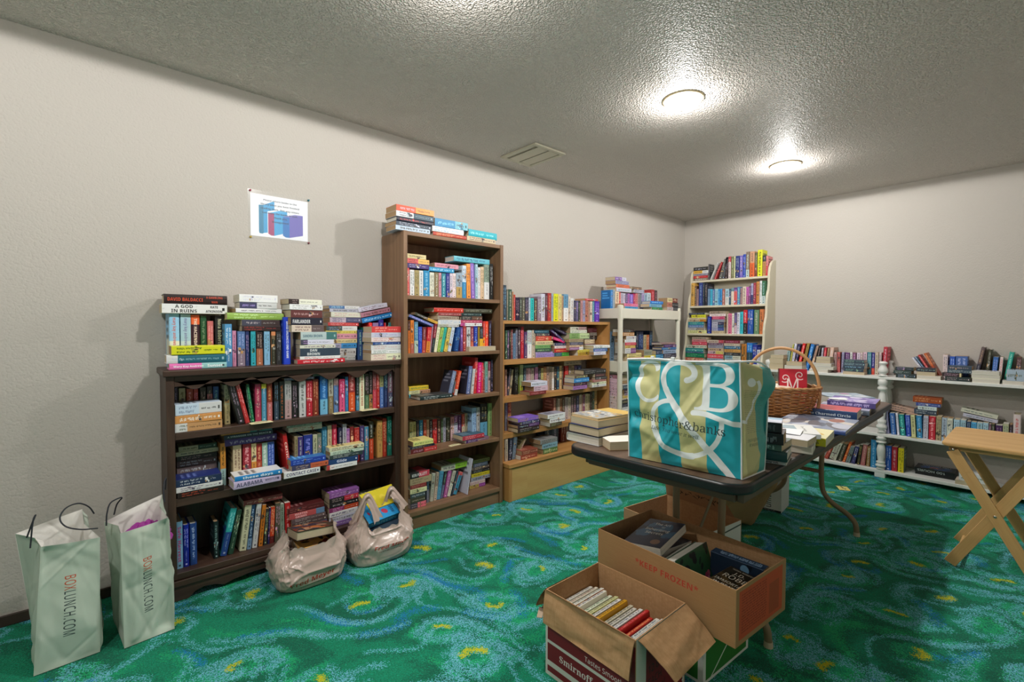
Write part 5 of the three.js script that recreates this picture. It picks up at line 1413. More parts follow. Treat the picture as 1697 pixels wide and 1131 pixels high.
// ---------------------------------------------------------------- folding table
const TT = 0.738;
{
  const t = thing('folding_table', 'long folding table with brown top, black edge and bowed legs', 'folding table', [-2.425, 0, 1.8], 0.024), L = 1.235, W = 0.36;
  const rr = (l, w, r, cut) => { const s = cut ? new THREE.Path() : new THREE.Shape(); s.moveTo(-l + r, -w); s.lineTo(l - r, -w); s.absarc(l - r, -w + r, r, -HALF, 0); s.lineTo(l, w - r); s.absarc(l - r, w - r, r, 0, HALF); s.lineTo(-l + r, w); s.absarc(-l + r, w - r, r, HALF, Math.PI); s.lineTo(-l, -w + r); s.absarc(-l + r, -w + r, r, Math.PI, 1.5 * Math.PI); return s; };
  mesh('table_top', boxUV(new THREE.ExtrudeGeometry(rr(L - 0.012, W - 0.012, 0.07), { depth: 0.018, bevelEnabled: false, curveSegments: 10 }).rotateX(HALF).translate(0, TT - 0.0005, 0), 'x'), M.tableTop, t);
  const ring = rr(L - 0.006, W - 0.006, 0.076); ring.holes.push(rr(L - 0.0125, W - 0.0125, 0.0695, true));
  mesh('edge_moulding', new THREE.ExtrudeGeometry(ring, { depth: 0.018, bevelEnabled: true, bevelThickness: 0.008, bevelSize: 0.006, bevelOffset: -0.001, bevelSegments: 4, curveSegments: 12 }).rotateX(HALF).translate(0, TT - 0.009, 0), M.black, t);
  const ap = std({ color: 0x5d4a3a, roughness: 0.5 }), A = L - 0.1, B = W - 0.05;
  for (const s of [-1, 1]) { mesh('apron', board(-A, A, 0.655, TT - 0.02, s * B - 0.012, s * B + 0.012, 'x', 0.004), ap, t); mesh('apron', board(s * A - 0.012, s * A + 0.012, 0.655, TT - 0.02, -B + 0.0125, B - 0.0125, 'z', 0.004), ap, t); }
  for (const [x, dir] of [[-0.775, 1], [0.655, -1]]) {
    for (const s of [-1, 1]) {
      const z = s * 0.1, o = s * 0.285;
      mesh('leg', tube([[x, 0.7, z], [x, 0.5, z], [x, 0.3, z], [x, 0.22, z + s * 0.012], [x, 0.17, z + s * 0.05], [x, 0.11, o - s * 0.04], [x, 0.07, o - s * 0.008], [x, 0.012, o]], 0.0145, 40, 12), M.metal, t);
      const f = mesh('foot_cap', new THREE.CylinderGeometry(0.0155, 0.017, 0.022, 14), std({ color: 0xc9b79c, roughness: 0.6 }), t); f.position.set(x, 0.011, o);
    }
    mesh('crossbar', tube([[x, 0.34, -0.1], [x, 0.34, 0.1]], 0.012, 2, 10), M.metal, t);
    mesh('brace', bar([x, 0.345, 0], [x + dir * 0.36, 0.69, 0], 0.02, 0.006, V(0, 0, 1)), M.metal, t);
  }
}
// ---------------------------------------------------------------- shopping bag with big letters on the table
{
  const F = canvasTex(1024, 930, (x, w, h) => {
    const T = '#22a6b6', K = '#cbc68c'; x.fillStyle = T; x.fillRect(0, 0, w, h); x.fillStyle = K; x.fillRect(w * 0.135, 0, w * 0.19, h); x.fillRect(w * 0.515, 0, w * 0.225, h);
    x.strokeStyle = '#eef2f2'; x.fillStyle = '#eef2f2'; x.lineCap = 'round'; x.fillRect(0, 0, w, 12);
    const st = (lw, fn) => { x.lineWidth = lw; x.beginPath(); fn(); x.stroke(); };
    const glyph = (ch, x0, y0, x1, y1) => { x.font = '400px serif'; x.textBaseline = 'alphabetic'; const m = x.measureText(ch), gw = m.actualBoundingBoxLeft + m.actualBoundingBoxRight, gh = m.actualBoundingBoxAscent + m.actualBoundingBoxDescent; x.save(); x.translate(x0, y0); x.scale((x1 - x0) / gw, (y1 - y0) / gh); x.fillText(ch, m.actualBoundingBoxLeft, m.actualBoundingBoxAscent); x.restore(); };
    glyph('C', 84, 6, 338, 385); glyph('B', 650, 12, 1010, 408);
    st(50, () => { x.moveTo(585, 168); x.bezierCurveTo(690, 150, 650, 20, 520, 16); x.bezierCurveTo(390, 20, 335, 130, 395, 260); });
    st(60, () => { x.moveTo(395, 255); x.bezierCurveTo(440, 345, 520, 430, 640, 580); x.lineTo(1010, 1010); });
    st(40, () => { x.moveTo(440, 352); x.bezierCurveTo(300, 350, 240, 480, 290, 620); });
    st(54, () => { x.moveTo(286, 600); x.bezierCurveTo(340, 780, 480, 830, 640, 800); });
    st(40, () => { x.moveTo(640, 800); x.bezierCurveTo(800, 760, 880, 640, 890, 480); });
    st(42, () => { x.moveTo(650, 432); x.bezierCurveTo(770, 420, 880, 470, 1030, 500); });
    x.save(); x.translate(30, 500); x.rotate(0.075); x.fillStyle = '#2c3a3c'; x.font = '96px serif'; x.textBaseline = 'middle'; x.scale(0.98, 1); x.fillText('christopher&banks', 30, 0); x.font = 'italic 44px serif'; x.fillText('Life. You wear it well.', 240, 84); x.restore();
  });
  const S = canvasTex(384, 930, (x, w, h) => {
    x.fillStyle = '#c5c08a'; x.fillRect(0, 0, w, h); x.fillStyle = '#4aa3a0'; x.fillRect(w * 0.62, 0, w * 0.38, h); x.strokeStyle = '#eef2f2'; x.lineWidth = 30; x.beginPath(); x.moveTo(130, 150); x.arc(150, 150, 22, 0, 7); x.stroke(); x.lineWidth = 26; x.beginPath(); x.moveTo(200, 130); x.bezierCurveTo(250, 200, 230, 380, 60, 470); x.stroke(); x.beginPath(); x.moveTo(0, 470); x.lineTo(90, 480); x.stroke();
    const r = rngOf(5); for (let i = 0; i < 24; i++) scribble(x, r, 50 + r() * 20, 330 - r() * 40, 220 + i * 15, 4, '#4d5a4c'); x.fillStyle = '#55604c'; x.font = '38px serif'; x.fillText('christopher', 60, 640); x.fillText('& banks', 100, 680);
  });
  const cloth = { roughness: 0.5, side: THREE.DoubleSide }, mf = std({ map: F, ...cloth }), ms = std({ map: S, ...cloth }), mp = std({ color: 0xe9ecec, roughness: 0.5 }), mb = std({ color: 0x3aa7ae, ...cloth });
  const t = thing('shopping_bag', 'large teal and khaki striped shopping bag with big white letters', 'shopping bag', [0, 0, 0]), y0 = TT + 0.002, y1 = 1.112;
  const b = [[-3.612, y0, 1.752], [-3.575, y0, 2.15], [-3.415, y0, 2.158], [-3.43, y0, 1.765]], q = [[-3.628, 1.106, 1.752], [-3.588, 1.117, 2.143], [-3.395, 1.085, 2.16], [-3.42, 1.1, 1.77]];
  const fs = [folds(501, 34, 0.011, 0.05), folds(502, 24, 0.01, 0.05), folds(503, 12, 0.01), folds(504, 12, 0.009)];
  mesh('front_panel', sheet(b[0], b[1], q[1], q[0], 80, 72, (u, v) => fs[0](u, v) + 0.012 * Math.sin(u * 3.14) * Math.sin(v * 3.1) - 0.03 * Math.exp(-(((u - 0.08) / 0.12) ** 2) - (((v - 0.84) / 0.05) ** 2)) - 0.02 * Math.exp(-(((u - 0.1) / 0.1) ** 2) - (((v - 0.42) / 0.06) ** 2)) + 0.016 * Math.max(0, 1 - Math.abs(u - 0.25 - 0.5 * v) / 0.2) * smooth(0, 0.15, v) * smooth(0, 0.3, 0.45 - v)), mf, t);
  mesh('side_panel', sheet(b[1], b[2], q[2], q[1], 20, 40, (u, v) => fs[1](u, v) + 0.022 * Math.exp(-(((v - 0.84) / 0.12) ** 2)) * smooth(0.3, 0.9, u) - 0.008 * Math.sin(v * 3.1)), ms, t);
  mesh('back_panel', sheet(b[2], b[3], q[3], q[2], 20, 20, fs[2]), mb, t); mesh('side_panel', sheet(b[3], b[0], q[0], q[3], 20, 20, fs[3]), ms, t); mesh('bottom', sheet(b[0], b[1], b[2], b[3], 2, 2), mb, t);
  mesh('top_flap', sheet([q[0][0], q[0][1] - 0.012, q[0][2] + 0.004], [q[1][0], q[1][1] - 0.012, q[1][2] - 0.004], [q[2][0], q[2][1] - 0.01, q[2][2] - 0.004], [q[3][0], q[3][1] - 0.01, q[3][2] + 0.004], 20, 10, (u, v) => -0.014 * Math.sin(v * 3.14)), mb, t);
  for (const [a, c] of [[b[1], q[1]], [b[2], q[2]], [b[0], q[0]], [b[1], b[2]]]) mesh('piping', tube([a, a.map((v, i) => (v + c[i]) / 2 + (i === 1 ? 0 : 0.001)), c], 0.0028, 16, 6), mp, t);
  mesh('piping', tube([q[0], [-3.618, 1.112, 1.85], [-3.604, 1.109, 1.97], q[1], [-3.49, 1.112, 2.162], q[2]], 0.0035, 40, 6), mp, t);
  for (const z of [1.85, 1.925]) mesh('handle_stub', new RoundedBoxGeometry(0.006, 0.016, 0.014, 1, 0.002).translate(-3.617 + (z - 1.85) * 0.1, 1.114, z), mp, t);
}
// ---------------------------------------------------------------- books lying on the table
{
  const G = 'books lying on the folding table', y = TT + 0.0008, N = -HALF;
  const put = (label, x, yy, z, turn, s, draw, pitch) => artBook(label, lying(x, yy, z, turn, s, pitch ?? 0), s, draw, G);
  // stack at the near end, page edges out
  let h = y; const st = [
    ['white jacketed hardback, lowest in the stack at the table end', { t: 0.034, h: 0.245, d: 0.17, hard: true, c: 'ccc', cover: '333', paper: 0 }],
    ['dark covered thick hardback, second in the stack at the table end', { t: 0.036, h: 0.24, d: 0.168, hard: true, c: '223', cover: '248', paper: 1 }],
    ['thick paperback with tan edges, near the top of the table-end stack', { t: 0.03, h: 0.235, d: 0.16, c: 'a86', cover: 'ca7', paper: 1 }]];
  st.forEach(([l, s], i) => { put(l, -3.462 + i * 0.006, h, 1.498 + i * 0.003, Math.PI + 0.03 - i * 0.05, s); h += s.t + 0.0006; });
  const s4 = { t: 0.008, h: 0.235, d: 0.16, c: 'cb8', cover: 'dc9', paper: 1 };
  put('thin book with yellow and grey patterned cover topping the table-end stack', -3.44, h, 1.5, Math.PI - 0.1, s4, (x, r) => { x.fillStyle = '#d8b35a'; x.fillRect(0, 0, 256, 120); x.fillStyle = '#a9a9a6'; x.fillRect(0, 120, 256, 220); blobs(x, r, 70, ['#5d6068', '#e4e2dc', '#8c8f94', '#caa24c'], 0, 120, 256, 340, 16); });
  const pb = { t: 0.034, h: 0.17, d: 0.105, c: 'b85', cover: 'f2efe6', paper: 1 };
  put('thick cream paperback lying between the table-end stack and shopping bag', -3.5, y, 1.655, Math.PI - 0.55, pb);
  // stack beside the shopping bag
  h = y; const tl = [
    ['pale slim book under the dark teal one, beside the shopping bag', { t: 0.012, h: 0.2, d: 0.14, c: 'bbb', paper: 0 }, 0],
    ['dark teal hardback with white lettering beside the shopping bag', { t: 0.036, h: 0.205, d: 0.16, hard: true, c: '244a4c', text: 'TYLER', tc: 'eee', paper: 0 }, 0.02],
    ['green-grey paperback above the dark teal book beside the bag', { t: 0.024, h: 0.19, d: 0.135, c: '5c7468', paper: 1 }, -0.12],
    ['thick black paperback with white label, second from top beside the bag', { t: 0.04, h: 0.175, d: 0.11, c: '1c1c20', paper: 2 }, 0.05],
    ['thick black paperback with red and white cover topping the bag-side stack', { t: 0.036, h: 0.175, d: 0.105, c: '181b22', tc: '777', cover: 'dde', paper: 2 }, 0.1]];
  tl.forEach(([l, s, a], i) => { put(l, -3.25 + (i > 2 ? -0.035 : 0), h, 2.075 + (i === 3 ? 0.01 : 0), N + 0.2 + a, s, i === 4 ? (x) => { x.fillStyle = '#c33'; for (let k = 0; k < 5; k++) x.fillRect(20, 30 + k * 44, 200 - k * 20, 18); x.fillStyle = '#8fb4d0'; x.fillRect(150, 0, 106, 340); } : null); h += s.t + 0.0006; });
  // pages-out stack, yellow book, white book
  h = y; for (const [l, s, a] of [['cream paged book, lowest of the pair right of the bag-side stack', { t: 0.028, h: 0.2, d: 0.13, c: '998', cover: 'bbb', paper: 0 }, 0.2], ['white covered book on the cream paged one, edges out', { t: 0.026, h: 0.19, d: 0.13, c: 'ccc', cover: 'e6e6ea', paper: 1 }, 0.05]]) { put(l, -3.02, h, 2.09, N + a + Math.PI, s); h += s.t + 0.0006; }
  const yl = { t: 0.034, h: 0.2, d: 0.22, c: 'e0d22a', cover: 'e8e0b0', tc: '664', paper: 0 };
  put('yellow spined book beside the table edge', -2.79, y, 2.085, N + 0.12, yl, (x, r) => { blobs(x, r, 8, ['#d9b23a', '#c05a3a'], 0, 0, 256, 340, 30); });
  const wl = { t: 0.02, h: 0.19, d: 0.2, c: 'ddd', cover: 'e8e8e4', paper: 0 };
  put('white book with a landscape picture, on the yellow spined book', -2.87, y + 0.0346, 2.06, N + 0.45, wl, (x, r) => { x.fillStyle = '#9fb4bc'; x.fillRect(40, 60, 176, 150); blobs(x, r, 12, ['#3c4448', '#6f7f78'], 50, 80, 200, 130, 20); scribble(x, r, 60, 200, 260, 14, '#444'); });
  const pic = { t: 0.02, h: 0.3, d: 0.37, hard: true, c: '3b4f8a', cover: '98a0b4', plain: true, paper: 0 };
  put('large flat picture book with a blue and grey cover', -2.415, y, 2.03, N + 0.08, pic, (x, r) => { x.fillStyle = '#8f98ae'; x.fillRect(0, 0, 256, 340); blobs(x, r, 26, ['#5f6678', '#c2c4d2', '#6d6a72', '#d8cfc6', '#a86a5a'], 20, 20, 236, 320, 46); scribble(x, r, 60, 200, 42, 26, '#e8e8ee'); });
  const ch = { t: 0.048, h: 0.245, d: 0.2, hard: true, c: '23406e', cover: 'd0525c', text: 'The Charmed Circle', tc: 'e8eef4', serif: true, paper: 0 };
  put('navy hardback with a red cover top in front of the basket', -2.075, y + 0.001, 2.01, N + 0.11, ch);
  const pu = { t: 0.03, h: 0.24, d: 0.24, hard: true, c: '6a7488', cover: 'b8b4cc', paper: 1 };
  put('grey and lilac hardback under the purple book, past the navy hardback', -1.82, y, 2.01, N + 0.15, pu, (x, r) => blobs(x, r, 30, ['#d4d2dc', '#9a98b0', '#7c84a0'], 0, 0, 256, 340, 30));
  const pv = { t: 0.03, h: 0.23, d: 0.25, c: '574a86', cover: '8f7cc0', paper: 2 };
  put('purple covered paperback lying at the far table end', -1.72, y + 0.0306, 2.03, N + 0.1, pv, (x, r) => { const g = ['#b9a8dc', '#dcd4ee', '#6a55a4']; blobs(x, r, 30, g, 0, 0, 256, 340, 40); });
  const bh = { t: 0.06, h: 0.26, d: 0.21, hard: true, c: '7f98a8', cover: 'a8b8c8', tc: 'b04a50', paper: 0 };
  put('thick hardback with a pale blue and red spine, at the far corner', -1.53, y, 1.93, -HALF * 0.55, bh, (x, r) => blobs(x, r, 20, ['#c48aa8', '#d8dce4', '#8fa4b4'], 0, 0, 256, 340, 40));
  const bl = { t: 0.03, h: 0.16, d: 0.11, c: '7cc0de', cover: '5aa8d0', paper: 0 };
  put('light blue paperback lying behind the navy hardback', -1.9, y, 1.8, N + 0.3, bl); put('light blue and pink paperback stacked on its twin by the basket', -1.9, y + 0.0306, 1.8, N + 0.2, { ...bl, cover: 'd8a8bc', c: '8accea' });
  put('small cream paperback beside the bag-side stack, far side', -3.02, y, 1.86, N + 0.2, { t: 0.04, h: 0.17, d: 0.11, c: 'dcd', cover: 'e4dccb', paper: 1 });
  // loose slips of paper
  const slip = (label, x, yy, z, turn, w, d, c) => { const o = thing('paper_slip', label, 'paper slip', [x, yy, z], turn); mesh('paper', sheet([-w / 2, 0, d / 2], [w / 2, 0, d / 2], [w / 2, 0, -d / 2], [-w / 2, 0, -d / 2], 6, 6, (u, v) => 0.004 * Math.sin(u * 2.5 + v) + 0.001), std({ color: c, roughness: 0.8, side: THREE.DoubleSide }), o); };
  slip('white folded paper slip on top of the purple paperback', -1.78, y + 0.062, 1.96, 0.4, 0.1, 0.09, 0xf0f0f4);
  slip('white paper slip on the white paged books right of the bag', -2.96, y + 0.056, 2.08, 0.2, 0.12, 0.1, 0xf2f2f4);
  for (const [x, z, k, l] of [[-1.62, 1.62, 1, 'dark jar behind the light blue paperbacks, the larger one'], [-1.42, 1.6, 0.85, 'smaller dark jar next to the larger one at the far table end']]) {
    const o = thing('jar', l, 'jar', [x, TT, z], 0, 'dark jars on the table'); mesh('body', lathe([[0.0001, 0.001], [0.036 * k, 0.001], [0.04 * k, 0.008], [0.04 * k, 0.085 * k], [0.034 * k, 0.1 * k], [0.0001, 0.1 * k]], 28), std({ color: 0x2b3038, roughness: 0.25 }), o); mesh('lid', lathe([[0.0001, 0.1 * k], [0.036 * k, 0.1 * k], [0.037 * k, 0.118 * k], [0.03 * k, 0.122 * k], [0.0001, 0.122 * k]], 28), M.black, o);
  }
}
// ---------------------------------------------------------------- wicker basket
{
  const t = thing('wicker_basket', 'brown wicker basket with an arched handle on the table', 'basket', [-2.2, TT + 0.001, 1.79], 0.25), wk = std({ color: 0xa8703c, roughness: 0.55 }), wk2 = std({ color: 0xc09060, roughness: 0.5 }), H = 0.155, N = 26;
  const ax = (y) => 0.115 + 0.045 * (y / H), az = (y) => 0.14 + 0.05 * (y / H), strands = [];
  for (let k = 0; k < 17; k++) { const y = 0.008 + k * (H - 0.012) / 16, pts = []; for (let i = 0; i < N * 4; i++) { const a = (i / (N * 4)) * 2 * Math.PI, o = 0.005 * Math.cos(a * N / 2 + (k % 2) * Math.PI); pts.push([(ax(y) + o) * Math.cos(a), y + 0.0012 * Math.sin(a * 7 + k), (az(y) + o) * Math.sin(a)]); } strands.push(tube(pts, 0.0042, N * 6, 5, true)); }
  mesh('weave', mergeGeometries(strands), wk, t).userData.kind = 'stuff';
  const stakes = []; for (let i = 0; i < N; i++) { const a = ((i + 0.5) / N) * 2 * Math.PI; stakes.push(tube([[ax(0) * Math.cos(a), 0.003, az(0) * Math.sin(a)], [ax(H) * Math.cos(a), H, az(H) * Math.sin(a)]], 0.0035, 3, 6)); }
  mesh('stakes', mergeGeometries(stakes), wk, t).userData.kind = 'stuff';
  const rp = (o, w) => Array.from({ length: 60 }, (_, i) => { const a = (i / 60) * 2 * Math.PI; return [(ax(H) + 0.003 + o * Math.cos(a * 15 + w)) * Math.cos(a), H + 0.004 + o * Math.sin(a * 15 + w), (az(H) + 0.003 + o * Math.cos(a * 15 + w)) * Math.sin(a)]; });
  mesh('rim', mergeGeometries([tube(rp(0.004, 0), 0.0055, 160, 6, true), tube(rp(0.004, 3.14), 0.0055, 160, 6, true)]), wk2, t);
  mesh('base', lathe([[0.0001, 0], [0.13, 0], [0.13, 0.006], [0.0001, 0.006]], 28).scale(0.9, 1, 1.05), wk, t);
  mesh('handle', tube([[0, 0.02, -az(H) + 0.012], [0, 0.15, -az(H) + 0.004], [0, 0.27, -0.155], [0, 0.345, -0.09], [0, 0.372, 0], [0, 0.345, 0.09], [0, 0.27, 0.155], [0, 0.15, az(H) - 0.004], [0, 0.02, az(H) - 0.012]], 0.0085, 60, 8), wk2, t);
  const G = 'books in the wicker basket';
  const rb = { t: 0.045, h: 0.2, d: 0.14, hard: true, c: '622028', cover: 'c02638', plain: true, paper: 0 };
  const face = (x, yy, z, ry, rx, s) => mtx().makeTranslation(x, yy, z).multiply(mtx().makeRotationY(ry)).multiply(mtx().makeRotationX(rx)).multiply(mtx().makeRotationY(-HALF)).multiply(mtx().makeTranslation(-s.t / 2, 0, s.d / 2));
  artBook('red book with white scrollwork letter standing in the basket', face(-2.16, TT + 0.055, 1.84, -HALF + 0.45, -0.08, rb), rb, (x) => { x.strokeStyle = '#f0dcdc'; x.lineWidth = 9; for (const [a, b, k] of [[60, 90, 1], [190, 60, -1], [60, 250, -1], [200, 270, 1]]) { x.beginPath(); for (let i = 0; i < 40; i++) { const q = i * 0.22, rr = 6 + i; x.lineTo(a + k * rr * Math.cos(q), b + rr * Math.sin(q)); } x.stroke(); } words(x, [['M', 150, 128, 150, '#f4e4e2', 'italic bold serif']]); }, G);
  const pw = { t: 0.034, h: 0.2, d: 0.14, c: 'cbb', cover: 'ece0cc', plain: true, paper: 0 };
  artBook('cream paged book lying in the basket before the red one', lying(-2.23, TT + 0.12, 1.75, HALF + 0.7, pw, -0.16), pw, null, G);
  artBook('white book lying deepest in the basket', lying(-2.17, TT + 0.085, 1.74, HALF + 0.3, pw, 0), { ...pw, t: 0.03, cover: 'eee' }, null, G);
}

// ---------------------------------------------------------------- cartons
function carton(t, W, D, H, mats, o = {}) {            // open carton: four walls, floor; local origin at the middle of its base
  const k = 0.004, m = M.card, w = (name, g, f) => mesh(name, g, f ?? m, t), T = o.taper ?? 0;
  const side = (x, mat, s) => { const g = new THREE.BoxGeometry(k, H, D, 1, 1, 1).translate(x, H / 2, 0); w('long_wall', g, mat ? [s > 0 ? mat : m, s < 0 ? mat : m, m, m, m, m] : boxUV(g, 'z') && m); };
  side(-W / 2 + k / 2, mats.front, -1); side(W / 2 - k / 2, mats.back, 1);
  for (const [z, mat, s] of [[D / 2 - k / 2, mats.right, 1], [-D / 2 + k / 2, mats.left, -1]]) w('end_wall', new THREE.BoxGeometry(W - 2 * k - 0.0004, H, k).translate(0, H / 2, z), mat ? [m, m, m, m, s > 0 ? mat : m, s < 0 ? mat : m] : m);
  w('carton_floor', new THREE.BoxGeometry(W - 2 * k - 0.0004, k, D - 2 * k - 0.0004).translate(0, k / 2 + 0.0005, 0));
}
const cardTone = '#ab8460';
{ // spirits carton with open flaps, nearest the camera
  const F = canvasTex(1024, 840, (x, w, h) => {
    x.fillStyle = '#d8d4cc'; x.fillRect(0, 0, w, h); x.fillStyle = '#7d1622'; x.fillRect(26, 60, w - 26, 425); x.fillRect(26, 516, w - 26, 172); x.fillRect(26, 740, w - 26, 60); x.fillStyle = cardTone; x.fillRect(0, 0, w, 60);
    x.fillStyle = '#ece6e0'; x.textBaseline = 'middle'; x.font = '64px sans-serif'; x.fillText('Tastes Smoother', 490, 436); x.save(); x.translate(180, 604); x.font = 'bold 88px serif'; x.fillText('Smirnoff', 0, 0); x.restore(); 
  });
  const R = canvasTex(800, 840, (x, w, h) => {
    x.fillStyle = '#d8d4cc'; x.fillRect(0, 0, w, h); x.fillStyle = '#7d1622'; x.fillRect(150, 60, w - 180, 700); x.fillStyle = '#1b1416'; x.textBaseline = 'middle'; x.font = 'bold 130px sans-serif'; x.fillText('80', 180, 150); x.font = '92px sans-serif'; ['12 BTLS', 'EACH', '750 ml'].forEach((s, i) => x.fillText(s, 180, 350 + i * 110)); x.strokeStyle = '#d8d4cc'; x.lineWidth = 8; x.beginPath(); x.moveTo(330, 820); x.lineTo(520, 700); x.stroke(); x.fillStyle = '#ece6e0'; x.font = 'bold 120px serif'; x.fillText('Smir', 560, 760);
  });
  const t = thing('spirits_carton', 'open red and white drinks carton full of thin paperbacks, flaps out', 'cardboard box', [-3.787, 0, 1.818]), W = 0.292, D = 0.368, H = 0.3;
  carton(t, W, D, H, { front: std({ map: F, roughness: 0.6 }), right: std({ map: R, roughness: 0.6 }) });
  const flap = (p, L, seed, tip = 0) => { const [a, b, c, d] = p, g = sheet(a, b, c, d, 22, 16, (u, v) => folds(seed, 12, 0.007, 0.04)(u, v) + 0.004 * Math.sin(v * 3)); const up = g.clone(), n = g.attributes.normal, q = up.attributes.position; for (let i = 0; i < q.count; i++) q.setXYZ(i, q.getX(i) - n.getX(i) * 0.0035, q.getY(i) - n.getY(i) * 0.0035, q.getZ(i) - n.getZ(i) * 0.0035); const ix = up.index.array; for (let i = 0; i < ix.length; i += 3) [ix[i], ix[i + 1]] = [ix[i + 1], ix[i]]; up.computeVertexNormals(); mesh('flap', mergeGeometries([g, up]), M.flap, t); };
  M.flap = std({ map: hang(M.card.map.clone(), 1, 1), roughness: 0.85, side: THREE.DoubleSide });
  const w = W / 2, d = D / 2;
  flap([[-w - 0.004, H, d - 0.002], [-w - 0.004, H, -d], [-w - 0.024, H - 0.106, -d + 0.01], [-w - 0.024, H - 0.114, d - 0.006]], 0, 601);
  flap([[w - 0.004, H, d + 0.004], [-w + 0.01, H, d + 0.004], [-0.092, H - 0.097, d + 0.1], [0.155, H - 0.086, d + 0.1]], 0, 611);
  flap([[-w + 0.004, H, -d - 0.004], [-w + 0.12, H, -d - 0.004], [-w + 0.12, H - 0.09, -d - 0.05], [-w + 0.004, H - 0.085, -d - 0.055]], 0, 621);
  mesh('carry_strap', mergeGeometries([bar([-w + 0.06, 0.2, -d - 0.004], [-w + 0.03, 0.2, -d - 0.05], 0.02, 0.004), bar([-w + 0.03, 0.2, -d - 0.05], [-w - 0.02, 0.2, -d - 0.012], 0.02, 0.004)]), std({ color: 0xc9b199, roughness: 0.8 }), t);
  // thin paperbacks with spines up
  const cols = [['eae6da', 0], ['e6e0cc', 0], ['f0ece0', 1], ['eeeadd', 0], ['e2e6d0', 0], ['d8d8a0', 1], ['e8e6e0', 0], ['d8a020', 0], ['cfc8b0', 0], ['d8d4c8', 0], ['e8e6e0', 0], ['b81e24', 0], ['c03028', 0], ['e6e4da', 0], ['e8e8e2', 0], ['e6dfd4', 0]];
  const wordsFor = ['lightly worn cream', 'ivory', 'white orange-covered', 'white lettered', 'pale green', 'pale yellow animal-covered', 'plain white', 'amber yellow', 'tan', 'black-lettered white', 'slim white', 'bright red', 'red and orange', 'white blue-lettered', 'white red-lettered', 'cream orange-lettered'];
  cols.forEach(([c, cover], i) => {
    const th = 0.0145 + (i === 2 || i === 5 ? 0.002 : 0), z = 1.818 - d + 0.016 + i * (D - 0.034) / 15.4, lean = 0.2 - i * 0.008 + (cover ? 0.1 : 0), s = { t: th, h: 0.176, d: 0.108, c, cover: i === 2 ? 'd99a6a' : i === 5 ? 'd8cc78' : c, paper: 1, tc: ['445', '733', '466', '335', '252', '553', '444', '532', '444', '222', '446', 'e88', 'fc8', '357', 'a33', 'b62'][i] };
    // spine up: local z up, local y along -x ... x
    const m = mtx().makeTranslation(-3.79 + (i % 3) * 0.006, 0.124 + 0.108 + (i % 4) * 0.004, z + (i > 13 ? -0.004 : 0)).multiply(mtx().makeRotationX(-lean)).multiply(mtx().makeBasis(V(0, 0, 1), V(1, 0, 0), V(0, 1, 0))).multiply(mtx().makeTranslation(0, -s.h / 2, 0));
    artBook(wordsFor[i] + ' thin paperback, ' + ORD[i] + ' from the far end in the drinks carton', m, s, i === 2 ? (x, r) => blobs(x, r, 30, ['#b5653c', '#e8c8a0', '#5a4030'], 0, 0, 256, 340, 40) : i === 5 ? (x, r) => { blobs(x, r, 20, ['#b8b45a', '#7d8440'], 0, 0, 256, 340, 36); x.fillStyle = '#222'; x.beginPath(); x.arc(150, 190, 46, 0, 7); x.fill(); x.fillStyle = '#f0eee0'; x.beginPath(); x.arc(150, 190, 30, 0, 7); x.fill(); } : null, 'thin paperbacks in the drinks carton');
  });
  const fill = thing('box_insert', 'flat cardboard insert hidden under the paperbacks in the drinks carton', 'cardboard insert', [-3.787, 0.0055, 1.818]); mesh('insert_body', board(-w + 0.008, w - 0.008, 0, 0.106, -d + 0.008, d - 0.008, 'z'), M.card, fill);
}
